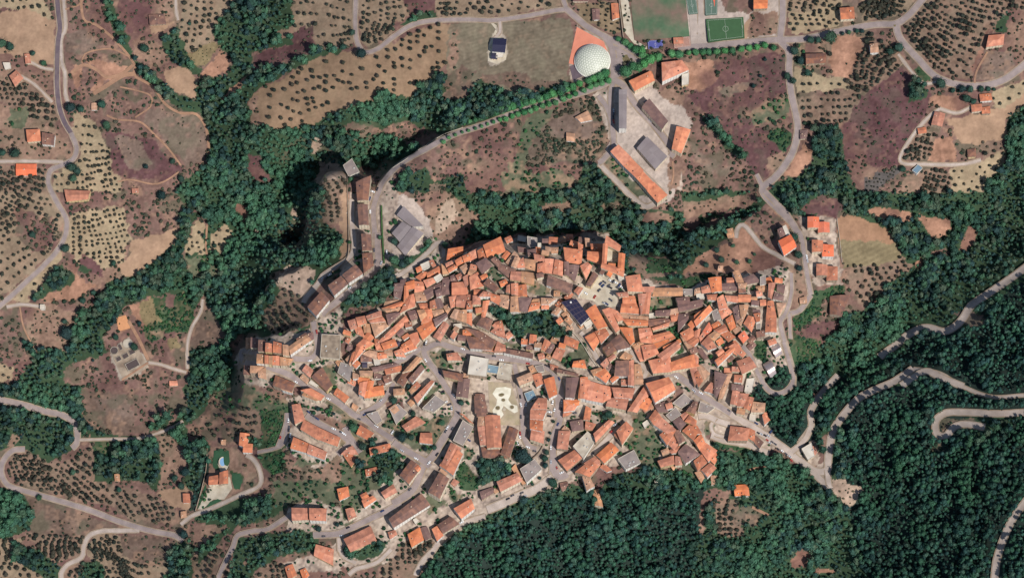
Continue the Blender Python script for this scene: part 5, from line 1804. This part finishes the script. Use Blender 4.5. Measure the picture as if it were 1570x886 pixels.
def court(name, label, q_, m, lines=True, goals=0):
    cx_, cy_ = sum(p[0] for p in q_) / 4, sum(p[1] for p in q_) / 4; gx_, gy_, g = at(cx_, cy_); C = [np.array(on_z(px, py, g)) - (gx_, gy_) for px, py in q_]
    zt = max(h1(gx_ + p_[0], gy_ + p_[1]) for p_ in ((C[0] + (C[1] - C[0]) * u_) * (1 - v_) + (C[3] + (C[2] - C[3]) * u_) * v_ for u_ in (0, .2, .4, .6, .8, 1) for v_ in (0, .2, .4, .6, .8, 1))) - g + .25
    root = empty(name, (gx_, gy_, g)); tag(root, label, 'court' if 'court' in name else 'pitch'); V = []; F = []; prism(V, F, ccw([tuple(c) for c in C]), -3, zt); link('playing_surface', mesh('playing_surface', V, F, [m]), root)
    def P(u, v): a = C[0] + (C[1] - C[0]) * u; b = C[3] + (C[2] - C[3]) * u; return a + (b - a) * v
    V = []; F = []
    def ln(a, b, w=.1):
        d = b - a; L_ = float(np.linalg.norm(d)); m_ = (a + b) / 2; box(V, F, (m_[0], m_[1], zt + .004), L_, w, .02, math.atan2(d[1], d[0]))
    e = .05
    for a, b in ((P(e, e), P(1-e, e)), (P(1-e, e), P(1-e, 1-e)), (P(1-e, 1-e), P(e, 1-e)), (P(e, 1-e), P(e, e)), (P(.5, e), P(.5, 1-e))): ln(a, b)
    for k in range(20): a0, a1 = 2 * math.pi * k / 20, 2 * math.pi * (k + 1) / 20; r_ = min(np.linalg.norm(C[1]-C[0]), np.linalg.norm(C[2]-C[1])) * .13; c0 = P(.5, .5); ln(c0 + r_ * np.array([math.cos(a0), math.sin(a0)]), c0 + r_ * np.array([math.cos(a1), math.sin(a1)]))
    link('line_marking', mesh('line_marking', V, F, [M_white]), root)
    for u in ((e, 1 - e) if goals else ()):
        V = []; F = []; c0 = P(u, .5); d = P(u, .6) - P(u, .4); d /= np.linalg.norm(d); rz = math.atan2(d[1], d[0])
        for s_ in (-1.6, 1.6): box(V, F, (c0[0] + d[0]*s_, c0[1] + d[1]*s_, zt), .15, .15, 2.1, rz)
        box(V, F, (c0[0], c0[1], zt + 2.1), 3.35, .15, .15, rz); link('goal', mesh('goal', V, F, [M_white]), root)
court('football_pitch', 'small bright green football pitch with white lines beside the avenue', [(1046 + a / 2.992, b / 2.992) for a, b in [(108,92),(280,82),(286,175),(120,195)]], M_turf, goals=1)
court('ball_court', 'blue ball court just south of the worn sports field', f860([(868,415),(1020,405),(1024,482),(878,497)]), M_court)
court('tennis_court', 'green court with red centre north of the football pitch', f860([(1445,-40),(1572,-40),(1568,150),(1450,160)]), M_teal)
patch('red_surface', f860([(1490,-30),(1548,-30),(1542,70),(1500,72)]), M_red, .75)
court('practice_court', 'narrow green court between worn field and pale walkway', f860([(1250,-30),(1350,-30),(1375,140),(1285,150)]), M_teal)
court('worn_court', 'walled earthen court south-east of the worn field', f860([(1130,385),(1290,370),(1305,465),(1135,490)]), mat('worn_clay', S(170,130,115), .9, .1, .3))
# walls, hedges and islands
def run_wall(name, label, cat, P, w, h, m, group=None):
    P = smooth(P); x, y, z = ats(P[:, 0], P[:, 1]); T = np.gradient(np.stack([x, y], 1), axis=0); T /= np.hypot(T[:, 0], T[:, 1])[:, None]; V = []; F = []
    for i in range(len(x)):
        nx_, ny_ = -T[i, 1] * w / 2, T[i, 0] * w / 2
        V += [(x[i] + nx_, y[i] + ny_, z[i] - 1), (x[i] + nx_, y[i] + ny_, z[i] + h), (x[i] - nx_, y[i] - ny_, z[i] + h), (x[i] - nx_, y[i] - ny_, z[i] - 1)]
    n = len(x)
    for i in range(n - 1):
        for a, b in ((0, 1), (1, 2), (2, 3)): F.append([4*i + a, 4*i + 4 + a, 4*i + 4 + b, 4*i + b])
    F.append([0, 1, 2, 3]); F.append([4*n - 1, 4*n - 2, 4*n - 3, 4*n - 4])
    return tag(link(name, mesh(name, V, F, [m])), label, cat, group)
run_wall('field_wall', 'high dark wall along the west side of the sports ground', 'wall', f860([(578,-30),(590,100),(610,260),(625,385)]), .6, 3.2, M_rock)
run_wall('retaining_wall', 'curved low wall west of the curved brown apartment row', 'wall', [(533,270),(533,300),(534,330),(535,370),(533,395),(522,408),(505,420),(492,431)], .6, 2.2, M_rock)
run_wall('road_parapet', 'pale parapet along the south edge of the embankment road', 'wall', [(597,262),(625,243),(650,225),(680,207),(710,196)], .5, 1.1, M_conc)
run_wall('orchard_wall', 'dark boundary wall west of the swimming pool lawn', 'wall', [(318,684),(316,720),(308,755),(300,783)], .5, 2.6, M_rock)
run_wall('yard_wall', 'pale yard wall curving below the brown school wings', 'wall', [(832,684),(826,694),(812,706),(800,712)], .4, 2.0, M_rock)
run_wall('villa_wall', 'pale boundary wall east of the six-villa courtyard', 'wall', [(1283,335),(1287,365),(1291,403)], .4, 1.4, M_conc)
run_wall('town_wall', 'long pale wall climbing beside the gully steps', 'wall', [(846,485),(862,497),(880,512),(893,528),(905,548),(915,562)], .6, 2.5, M_conc)
def island(name, label, cx_, cy_, rx, ry, m=M_lawn):
    gx_, gy_, g = at(cx_, cy_); root = empty(name, (gx_, gy_, g)); tag(root, label, 'traffic island'); C = oval(0, 0, rx * PXM, ry * PXM); V = []; F = []; prism(V, F, C, -.5, .45); link('kerb', mesh('kerb', V, F, [M_conc]), root)
    V = []; F = []; prism(V, F, [(a * .92, b * .92) for a, b in C], .45, .55); link('planted_bed', mesh('planted_bed', V, F, [m]), root)
M_dry = mat('dry_planting', S(116,104,76), .95, .2, .4)
island('roundabout', 'round planted roundabout east of the white dome', 960.9, 90.6, 7.4, 7.4, M_dry); island('roundabout', 'tiny planted island at the eastern Y junction', 1372, 40, 2.4, 2, M_dry); island('traffic_island', 'teardrop island at the triangular road junction', 655, 710, 3.2, 2.2, M_dry)
# sculpted garden
s8 = lambda ox, oy, l: [(ox + a / 8.722, oy + b / 8.722) for a, b in l]
patch('garden_ground', s8(715, 530, [(290,480),(600,500),(720,900),(720,1060),(330,1060),(300,700)]), mat('garden_gravel', S(178,160,136), .95, .14, .3, S(160,146,118)), .3)
gp = patch('garden_paving', s8(715, 530, [(400,560),(520,550),(600,570),(590,660),(560,720),(600,780),(680,800),(690,880),(640,900),(560,850),(500,800),(470,860),(500,920),(440,990),(370,960),(350,860),(400,790),(410,720),(350,640)]), mat('white_paving', S(226,220,200), .8, .06, .4, S(206,198,176)), .38, kind=None)
tag(gp, 'white cloverleaf paving of the sculpted garden south of the school', 'paved garden')
def bed(px, py, rx, ry, rot, label):
    gx_, gy_, g = at(px, py); root = empty('flower_bed', (gx_, gy_, g)); tag(root, label, 'flower bed', 'raised beds of the sculpted garden'); C = oval(0, 0, rx, ry, 20, rot); V = []; F = []; prism(V, F, C, -.3, .75); link('kerb', mesh('kerb', V, F, [M_conc]), root)
    V = []; F = []; prism(V, F, [(a * .8, b * .8) for a, b in C], .75, .85); link('planting', mesh('planting', V, F, [M_pave if rx < 2 else M_dry]), root)
for a, b, rx, ry, rt, lb in ((470,655,3.2,2,.2,'pear-shaped raised bed at the north of the sculpted garden'), (495,725,2.2,1.8,0,'small central raised bed of the sculpted garden'), (420,830,2.6,2.4,0,'round south-western raised bed of the sculpted garden'), (610,820,2.4,2.2,0,'round eastern raised bed of the sculpted garden'), (505,850,1.8,1.5,0,'southern small raised bed of the sculpted garden')):
    bed(715 + a / 8.722, 530 + b / 8.722, rx, ry, rt, lb)
patch('square', s8(890, 435, [(0,0),(250,-170),(470,-60),(600,90),(480,120),(500,300),(300,330),(170,230),(0,190)]), M_pave, .3)
# swimming pool and lawns
def pool():
    f = lambda l: [(300 + a / 5.906, 640 + b / 5.906) for a, b in l]
    patch('lawn', f([(165,300),(230,278),(300,300),(310,400),(290,440),(200,400),(190,470),(155,440)]), M_lawn, .3); patch('lawn', f([(330,500),(400,510),(425,560),(400,650),(350,640),(325,560)]), M_lawn, .3); patch('lawn', f([(90,600),(100,640),(60,740),(15,820),(40,720)]), M_lawn, .3)
    patch('lawn', f([(80,830),(130,760),(200,735),(240,750),(180,800),(90,850)]), M_lawn, .34)
    patch('terrace', f([(215,360),(280,360),(300,430),(260,520),(310,540),(330,640),(260,740),(160,740),(60,830),(20,830),(110,640),(210,600),(230,500),(200,420)]), M_pave, .28)
    x, y, g = at(300 + 246 / 5.906, 640 + 402 / 5.906); root = empty('swimming_pool', (x, y, g)); tag(root, 'oval blue swimming pool with pale surround on a lawn', 'swimming pool')
    C = oval(0, 0, 3.0, 4.2); V = []; F = []; prism(V, F, [(a * 1.4, b * 1.3) for a, b in C], -.6, .6); link('pool_surround', mesh('pool_surround', V, F, [M_pave]), root); V = []; F = []; prism(V, F, C, .55, .64); link('water_surface', mesh('water_surface', V, F, [M_water]), root)
pool()
# sewage works
M_sumpwall = mat('weathered_concrete', S(176,164,148), .9, .15, .5, S(150,138,122)); M_yard = mat('works_gravel', S(168,150,130), .95, .2, .3, S(130,112,96))
f140 = lambda l: [(140 + a / 5.539, 440 + b / 5.539) for a, b in l]
patch('works_yard', f140([(180,560),(330,440),(420,560),(490,680),(280,800),(200,640)]), M_yard, .25)
def tank(px, py, r, label, rect=None, m=M_sump):
    x, y, g = at(px, py); root = empty('tank', (x, y, g)); tag(root, label, 'tank', 'open tanks of the sewage works')
    C = oval(0, 0, r, r) if rect is None else [(math.cos(.5)*a - math.sin(.5)*b, math.sin(.5)*a + math.cos(.5)*b) for a, b in ((-rect[0],-rect[1]),(rect[0],-rect[1]),(rect[0],rect[1]),(-rect[0],rect[1]))]
    V = []; F = []; n = len(C)
    for sc, z in ((1, -1), (1, 1.4), (.88, 1.4), (.88, .6)):
        for a, b in C: V.append((a * sc, b * sc, z))
    for k in range(3):
        for i in range(n): j_ = (i + 1) % n; F.append([k*n + i, k*n + j_, (k+1)*n + j_, (k+1)*n + i])
    link('tank_wall', mesh('tank_wall', V, F, [M_sumpwall]), root); link('water_surface', mesh('water_surface', [(a * .89, b * .89, .7) for a, b in C], [list(range(n))], [m]), root)
for a, b, r_, lb, rc in ((310,480,5.2,'pale round tank at the north of the sewage works',None), (195,540,4.2,'dark round tank at the west of the sewage works',None), (245,510,0,'narrow rectangular tank between the two round tanks',(1.6,3.4)), (290,585,0,'middle rectangular tank of the sewage works row',(3.2,2.6)), (345,550,0,'eastern rectangular tank of the sewage works row',(3.2,2.6)), (232,610,0,'western rectangular tank of the sewage works row',(2.6,2.4)), (350,660,0,'broad southern settling tank of the sewage works',(7,4.2))):
    tank(*f140([(a, b)])[0], r_, lb, rc, M_conc if r_ > 5 else M_sump)
patch('clay_court', [(178,487),(193,483),(200,503),(182,508)], mat('orange_clay', S(204,146,104), .9, .1, .4), .3)
patch('gravel_yard', f860([(0,0),(0,0),(0,0)]) if False else [(748,30),(760,46),(770,62),(777,80),(776,92),(762,99),(748,94),(749,70),(762,40)], M_pave, .25)

# ------------------------------------------------------------------ cars
def car_mesh(paint):
    V = []; F = []; M = []
    prof = [(-2.1, .35), (-2.1, .85), (-1.3, .95), (-.75, 1.42), (.75, 1.45), (1.45, .98), (2.1, .8), (2.1, .35)]
    for y_, k in ((-.85, 1), (.85, 1)):
        for x_, z_ in prof: V.append((x_, y_ * (.85 if z_ > 1.2 else 1), z_))
    n = len(prof); F.append(list(range(n))); M.append(0); F.append([n + i for i in reversed(range(n))]); M.append(0)
    for i in range(n): j_ = (i + 1) % n; F.append([i, n + i, n + j_, j_]); M.append(1 if i in (2, 4) else 0)
    for x_ in (-1.35, 1.35):
        for y_ in (-.86, .86):
            b = len(V); ring = [(x_ + .33 * math.cos(t), .33 + .33 * math.sin(t)) for t in (i * math.pi / 4 for i in range(8))]
            for yy in (y_ - .1, y_ + .1):
                for a_, c_ in ring: V.append((a_, yy, c_))
            F.append([b + i for i in range(8)]); F.append([b + 8 + i for i in reversed(range(8))]); M += [2, 2]
            for i in range(8): F.append([b + i, b + 8 + i, b + 8 + (i + 1) % 8, b + (i + 1) % 8]); M.append(2)
    return mesh('car', V, F, [paint, M_dark, M_rubber], midx=M)
CME = {n: car_mesh(CARM[n]) for n, _ in CARC}
segs = []
for kind, w, role, p in roads:
    if kind == 't': continue
    P = smooth(p)
    for a, b in zip(P[:-1], P[1:]): segs.append((a[0], a[1], b[0], b[1], w))
SG = np.array(segs)
rc = random.Random(5)
for t, ox, oy, s in frames(CARS):
    for px, py in pts(t, ox, oy, s):
        x, y, z = at(px, py); d = (SG[:, 0] - px) ** 2 + (SG[:, 1] - py) ** 2; k = int(np.argmin(d)); ang = math.atan2(-(SG[k, 3] - SG[k, 1]), SG[k, 2] - SG[k, 0])
        if ox == 890: ang = rc.choice([.9, -.6]) + rc.uniform(-.1, .1)
        if d[k] > 64: ang += rc.choice([0, math.pi / 2])
        cn = rc.choices([n for n, _ in CARC], [3, 2, 3, 1.5, 1, 3])[0]
        o = link('parked_car', CME[cn], None, (x, y, z + .42), ang + rc.choice([0, math.pi])); tag(o, None, 'car', 'cars parked in the town'); later(o, cn + ' parked car', px, py)

# more cars standing along the kerbs of the town streets
taken = [tuple(v) for t, ox, oy, s in frames(CARS) for v in pts(t, ox, oy, s)]
for kind, w, role, p in roads:
    if kind != 'a' or w < 7: continue
    P = smooth(p); nxt = rc.uniform(10, 30); acc = 0
    for a, b in zip(P[:-1], P[1:]):
        acc += np.hypot(*(b - a))
        if acc < nxt: continue
        acc = 0; nxt = rc.uniform(14, 60); d = (b - a) / max(np.hypot(*(b - a)), .01); sd_ = rc.choice([-1, 1]); px, py = a[0] - d[1] * sd_ * (w / 2 - 1.2), a[1] + d[0] * sd_ * (w / 2 - 1.2)
        if not (430 < px < 1240 and 440 < py < 830) or min((px - u_) ** 2 + (py - v_) ** 2 for u_, v_ in taken) < 80: continue
        if any(abs(px - h_[0]) < 3 and abs(py - h_[1]) < 3 for h_ in HC2): continue
        taken.append((px, py)); x, y, z = at(px, py); cn = rc.choices([n for n, _ in CARC], [4, 3, 3, 1.5, 1.2, 3])[0]
        o = link('parked_car', CME[cn], None, (x, y, z + .42), math.atan2(-d[1], d[0])); tag(o, None, 'car', 'cars parked in the town'); later(o, cn + ' parked car', px, py)

# pale limestone outcrops on the cliff tops
import bmesh
for px, py, r_, lb in ((496,250,7,'pale limestone crag at the north tip of the spur'), (449,331,6,'pale limestone outcrop on the lower western edge of the spur'), (489,208,8,'pale rock ledge in the ravine north of the spur'), (432,430,6,'pale limestone crag above the wooded ravine west of the town'), (440,412,4.5,'small pale rock on the orchard knoll west of town'),
                         (758,354,5,'pale rock ledge at the north edge of the old town'), (826,362,4,'pale crag under the northern houses of the old town'), (396,352,5,'pale bare rock patch deep in the western wood'), (768,358,3.5,'small pale rock beside the northern ledge')):
    x, y, z = at(px, py); bm = bmesh.new(); bmesh.ops.create_icosphere(bm, subdivisions=4, radius=1)
    for v in bm.verts:
        n_ = v.co.normalized(); k_ = 1 + .35 * mnoise.noise(n_ * 2.1 + Vector((px, py, 0))) + .2 * mnoise.noise(n_ * 5 + Vector((py, px, 3))) + .1 * mnoise.noise(n_ * 11); v.co = n_ * k_ * r_ * PXM; v.co.z *= .42
    me = bpy.data.meshes.new('rock_outcrop'); bm.to_mesh(me); bm.free(); me.materials.append(M_rock); tag(link('rock_outcrop', me, None, (x, y, z - .3), rc.random() * 6), lb, 'rock outcrop', 'limestone outcrops')

# ------------------------------------------------------------------ trees
def ico():
    import bmesh
    bm = bmesh.new(); bmesh.ops.create_icosphere(bm, subdivisions=2, radius=1); V = np.array([v.co[:] for v in bm.verts]); F = np.array([[v.index for v in f.verts] for f in bm.faces]); bm.free(); return V, F
ICO = ico()
def crown_proto(seed, nleaf, leaf, squash=.8, lump=.25, cone=0.0, core=.78):
    r = np.random.default_rng(seed); V, F = ICO; V = V.copy()
    d = r.normal(size=(6, 3)); d /= np.linalg.norm(d, axis=1)[:, None]
    def rad(D): return 1 - lump + lump * 1.6 * np.max(np.clip(D @ d.T, 0, 1) ** 3, axis=1)
    Vc = V * (rad(V) * core * (1 + r.uniform(-.1, .1, len(V))))[:, None]
    D = r.normal(size=(nleaf, 3)); D[:, 2] = D[:, 2] * .8 + .25; D /= np.linalg.norm(D, axis=1)[:, None]
    C = D * (rad(D) * r.uniform(.78, 1.08, nleaf))[:, None]
    T = r.normal(size=(nleaf, 3)); T /= np.linalg.norm(T, axis=1)[:, None]; T = T * .5 + np.cross(D, T) * .9; B = np.cross(D, T) + D * r.uniform(-.5, .5, (nleaf, 1))
    T *= leaf * r.uniform(.6, 1.2, (nleaf, 1)); B *= leaf * r.uniform(.6, 1.2, (nleaf, 1))
    L = np.stack([C - T - B * .5, C + T - B * .5, C + B], 1).reshape(-1, 3)
    A = np.concatenate([Vc, L]); FF = np.concatenate([F, np.arange(len(L)).reshape(-1, 3) + len(Vc)])
    A[:, 2] *= squash
    if cone: A[:, :2] *= (1 - cone * np.clip(A[:, 2:3] + .2, 0, 1))
    lum = np.concatenate([np.full(len(Vc), .8), np.repeat(r.uniform(.75, 1.3, nleaf), 3)])
    return A, FF, lum
PW = [crown_proto(100 + i, 60, .30, .95, .35) for i in range(6)]
PD = [crown_proto(200 + i, 64, .3, 1.08, .38, .2) for i in range(6)]
PO = [crown_proto(300 + i, 40, .30, .75, .3) for i in range(5)]
PB = [crown_proto(400 + i, 26, .38, .6, .4) for i in range(5)]
def merge(protos, xyz, R, cols, up):
    n = len(R); Vs = []; Fs = []; Cs = []; off = 0; k = rng.integers(0, len(protos), n)
    for i, (A, FF, lum) in enumerate(protos):
        s = np.where(k == i)[0]
        if not len(s): continue
        th = rng.uniform(0, 6.28, len(s)); c, sn = np.cos(th), np.sin(th); X = A[None, :, 0] * c[:, None] - A[None, :, 1] * sn[:, None]; Y = A[None, :, 0] * sn[:, None] + A[None, :, 1] * c[:, None]
        Z_ = np.broadcast_to(A[None, :, 2], X.shape); st = rng.uniform(.92, 1.1, (len(s), 1))
        V = np.stack([X * R[s, None] * st + xyz[s, 0:1], Y * R[s, None] / st + xyz[s, 1:2], Z_ * R[s, None] + xyz[s, 2:3] + up[s, None]], -1)
        Vs.append(V.reshape(-1, 3)); Fs.append((FF[None] + off + (np.arange(len(s)) * len(A))[:, None, None]).reshape(-1, 3)); Cs.append((cols[s, None, :] * lum[None, :, None]).reshape(-1, 3)); off += len(s) * len(A)
    return np.concatenate(Vs), np.concatenate(Fs), np.concatenate(Cs)
C_W = np.array([srgb(52,80,68), srgb(42,64,62), srgb(62,92,70), srgb(50,74,62), srgb(74,88,72)]) * .92; C_D = np.array([srgb(50,80,70), srgb(44,70,66), srgb(56,88,72), srgb(62,86,74), srgb(50,82,64)]) * 1.12
C_O = np.array([srgb(70,70,58), srgb(60,64,54), srgb(80,76,64), srgb(52,60,52)]) * .8; C_B = np.array([srgb(62,72,54), srgb(76,74,60), srgb(48,66,50), srgb(84,80,62)]) * .85; C_G = np.array([srgb(46,86,56), srgb(58,98,58), srgb(40,72,52)]) * .85
SCAT = {  # class: spacing px, probability, radius range m, protos, palette, regular grid, lift factor
 'W': (6.2, .97, (1.6, 4.3), PW, C_W, 0, 1.5), 'D': (5.6, .93, (1.3, 3.7), PD, C_D, 0, 2.0), 'B': (7.0, .7, (.7, 2.7), PB, C_B, 0, .4), 'P': (8, .5, (.6, 1.7), PB, C_B, 0, .4), 'K': (8, .65, (.9, 2.0), PO, C_B, 0, .6),
 'J': (5.5, .8, (.8, 2.7), PB, C_B, 0, .4), 'N': (9, .35, (.6, 1.3), PB, C_B, 0, .4), 'E': (8, .4, (.8, 1.8), PB, C_B, 0, .4), 'C': (8.4, .88, (1.7, 2.9), PO, C_O, .14, .8), 'A': (10.2, .85, (1.6, 2.7), PO, C_O, .12, .8), 'X': (9, .7, (1.1, 1.8), PO, C_O, .3, 1.1),
 'S': (10.4, .82, (1.4, 2.3), PO, C_O, .14, .8), 'Q': (8, .45, (.7, 1.6), PB, C_B, 0, .4), 'G': (7, .5, (1.0, 2.6), PO, C_G, 0, .8), 'O': (4.8, .9, (.8, 2.2), PB, C_G, 0, .5), 'M': (5.6, .6, (.8, 2.5), PO, C_G, 0, .8), 'T': (34, .12, (1, 1.6), PO, C_O, 0, 1),
 'U': (14, .2, (.7, 1.4), PB, C_B, 0, .4), 'V2': (6, .85, (.9, 1.3), PO, C_O, .15, .8), 'V': (5, .5, (.4, .7), PB, C_G, .1, .5), 'H': (30, .1, (.8, 1.2), PB, C_B, 0, .4)}
NAMES = {'W': ('woodland', 'dense green wood of broad crowns filling the ravines', 'woodland'), 'D': ('conifer_forest', 'dark dense forest covering the southern and eastern slopes', 'forest'),
         'O': ('olive_grove', 'grey-green olive trees filling the terraced groves round the town', 'olive grove'), 'B': ('scrub', 'low grey-green bushes dotted over the dry scrubland', 'scrub'), 'G': ('garden_shrubs', 'small green trees and bushes in gardens and yards of the town', 'garden shrubs')}
piles = {k: [] for k in NAMES}; OLI = []
for ci, c in enumerate(CL):
    if c not in SCAT: continue
    sp, pr, (r0, r1), protos, palt, grid, lf = SCAT[c]
    mg = 50; ix = np.arange(-mg - 80, W0 + mg + 80, sp); iy = np.arange(-mg - 80, H0 + mg + 80, sp * .9); X, Y = np.meshgrid(ix, iy); X = X + (np.arange(len(iy)) % 2)[:, None] * sp / 2; X, Y = X.ravel(), Y.ravel()
    ja = (grid if grid else .45) * sp
    if grid:                                            # planted rows: follow each terrace at its own angle
        X, Y = X + (_val(X, Y, 170, 77) - .5) * 150, Y + (_val(X, Y, 170, 76) - .5) * 150
    X = X + rng.uniform(-ja, ja, len(X)); Y = Y + rng.uniform(-ja, ja, len(Y))
    jx, jy = ((_val(X, Y, 12, 91) - .5) * 16, (_val(X, Y, 12, 92) - .5) * 16) if c in 'WD' else (0, 0)
    xi, yi = np.clip(X, 0, W0 - 1).astype(int), np.clip(Y, 0, H0 - 1).astype(int); xj, yj = np.clip(X + jx, 0, W0 - 1).astype(int), np.clip(Y + jy, 0, H0 - 1).astype(int)
    clump = 1.0 if grid or c in 'WD' else np.clip(_val(X, Y, 20, 78) * 2.0 - .15, 0.1, 1.5)
    ok0 = (X > -mg) & (X < W0 + mg) & (Y > -mg) & (Y < H0 + mg)
    if c == 'M': clump = np.clip(_val(X, Y, 13, 84) * 3.4 - 1.5, 0, 1)
    wd = (CL.index('W'), CL.index('D'))
    here = (land[yj, xj] == ci) & np.isin(land[yi, xi], wd) if c in 'WD' else land[yi, xi] == ci
    ok = ok0 & here & ~block[yi, xi] & (rng.random(len(X)) < pr * clump); X, Y = X[ok], Y[ok]
    if not len(X): continue
    x, y, z = ats(X, Y); n = len(X); R = rng.uniform(r0, r1, n) * (.8 + .4 * _val(X, Y, 30, 79)); cc = palt[rng.integers(0, len(palt), n)] * rng.uniform(.75, 1.25, (n, 1)) * (.75 + .5 * _val(X, Y, 45, 80))[:, None]
    if c == 'W':
        g = np.clip(_val(X, Y, 55, 81) * 3 - 1.5, 0, 1)[:, None]; cc = cc * (1 - g * .6) + np.array(srgb(66, 102, 76)) * g * .6
    if c == 'D':
        R = R * (.62 + .5 * np.clip(_val(X, Y, 17, 85) * 2.4 - .6, 0, 1)); g = np.clip(_val(X, Y, 48, 86) * 3 - 1.4, 0, 1)[:, None]; cc = cc * (1 - g * .55) + np.array(srgb(60, 96, 70)) * 1.1 * g * .55
    if c == 'W': R = R * (.5 + .62 * np.clip(_val(X, Y, 26, 83) * 3 - .8, 0, 1))
    up = R * (lf * rng.uniform(.7, 1.3, n)) + (6.0 * np.clip(_val(X, Y, 11, 82) * 1.6 - .4, 0, 1) if c in 'WD' else 0)
    key = 'W' if c == 'W' else 'D' if c == 'D' else 'O' if protos is PO and palt is C_O else 'G' if palt is C_G else 'B'
    if key == 'O':
        for i in range(n):
            if 0 < X[i] < W0 and 0 < Y[i] < H0: OLI.append((R[i], X[i], Y[i], x[i], y[i], z[i], len(piles['O']), i))
    piles[key].append([protos, np.stack([x, y, z], 1), R, cc, up])
# the largest orchard trees are trees of their own
OLI.sort(reverse=True); OWN = OLI[:190]; take = {}
for q_ in OWN: take.setdefault(q_[6], set()).add(q_[7])
for kk, dd in take.items():
    pl = piles['O'][kk]; m = np.ones(len(pl[2]), bool); m[list(dd)] = False; piles['O'][kk] = [pl[0]] + [a[m] for a in pl[1:]]
tot = 0
for key, lst in piles.items():
    Vs, Fs, Cs = [], [], []; off = 0
    for pr_, xyz, R, cc, up in lst:
        V, F, C = merge(pr_, xyz, R, cc, up); Vs.append(V); Fs.append(F + off); Cs.append(C); off += len(V); tot += len(R)
    nm, lb, ct = NAMES[key]; o = link(nm, big_mesh(nm, np.concatenate(Vs), np.concatenate(Fs), M_leaf, np.concatenate(Cs))); tag(o, lb, ct, None, 'stuff')
print('scattered plants', tot)

def tree_meshes(seed, kind):
    """crown and trunk of unit crown radius"""
    base = {'olive': (C_O, 90, .2, .8), 'avenue': (np.array([srgb(74,126,80), srgb(82,134,84), srgb(64,112,74)]) * .95, 260, .13, .95), 'lone': (C_W, 240, .14, .9)}[kind]
    A, FF, lum = crown_proto(seed, base[1], base[2], base[3], .3, core=.8); A = A.copy(); A[:, 2] += 1.25
    c = base[0][seed % len(base[0])]; cols = np.concatenate([c[None] * lum[:, None], np.ones((len(lum), 1))], 1)
    cm = mesh('crown', A, FF.tolist(), [M_leaf], cols=cols)
    V = []; F = []
    def limb(p, q_, r0, r1, n=6):
        p, q_ = np.array(p, float), np.array(q_, float); d = q_ - p; d /= np.linalg.norm(d); a = np.cross(d, (0, 0, 1) if abs(d[2]) < .9 else (1, 0, 0)); a /= np.linalg.norm(a); b = np.cross(d, a); k = len(V)
        for c_, r_ in ((p, r0), (q_, r1)):
            for i in range(n): t = 2 * math.pi * i / n; V.append(tuple(c_ + (a * math.cos(t) + b * math.sin(t)) * r_))
        for i in range(n): j_ = (i + 1) % n; F.append([k + i, k + j_, k + n + j_, k + n + i])
    limb((0, 0, -.3), (.03, 0, .7), .13, .09); rr = random.Random(seed)
    for i in range(4): t = i * 1.57 + rr.random(); limb((.03, 0, .6), (math.cos(t) * .55, math.sin(t) * .55, 1.3 + rr.random() * .3), .07, .02)
    return cm, mesh('trunk', V, F, [M_bark])
TM = {k: [tree_meshes(10 + i, k) for i in range(4)] for k in ('olive', 'avenue', 'lone')}
def plant(kind, nm, x, y, z, R, rz):
    cm, tm = TM[kind][rc.randrange(4)]; root = empty(nm, (x, y, z)); root.rotation_euler.z = rz
    for n_, me in (('crown', cm), ('trunk', tm)): o = link(n_, me, root); o.scale = (R, R, R)
    return root
for t, ox, oy, s in frames(TREES):
    kind = t[0]
    q_ = [tuple(map(float, v.split(','))) for v in t[1:]]
    for a, b, r_ in q_:
        px, py = ox + a / s, oy + b / s; R = max(r_ / s * PXM, 1.0) * (1.2 if kind == 'avenue' else 1.05); x, y, z = at(px, py, R * 1.2)
        if kind == 'avenue': o = plant('avenue', 'avenue_tree', x, y, z, R, rc.random() * 6); tag(o, None, 'avenue tree', 'clipped trees lining the avenue'); later(o, 'round green roadside tree', px, py)
        else: o = plant('lone', 'broadleaf_tree', x, y, z, R, rc.random() * 6); tag(o, None, 'tree', 'broadleaf trees in gardens and verges'); later(o, ('large' if R > 3.4 else 'small') + ' bushy green tree', px, py)
for t, ox, oy, s in frames(OLIVES):
    for px, py in pts(t, ox, oy, s):
        R = rc.uniform(1.9, 2.6); x, y, z = at(px, py, 2); o = plant('olive', 'olive_tree', x, y, z, R, rc.random() * 6); tag(o, None, 'olive tree', 'olive trees in the oval beige field'); later(o, 'oval-field olive tree', px, py)
for R, px, py, x, y, z, _, _ in OWN:
    o = plant('olive', 'olive_tree', x, y, z, R, rc.random() * 6); tag(o, None, 'olive tree', 'larger olive trees of the groves'); later(o, 'grey-green orchard olive tree', px, py)
# clipped hedge on the bank beside the curved apartment row
hv = run_wall('hedge', 'long narrow clipped hedge between the curved apartment row and factory', 'hedge', [(585,316),(585.5,340),(587,370),(589,404)], 1.5, 2.2, mat('hedge_leaves', S(62,92,50), .9, .3, 1.5))
settle_labels()
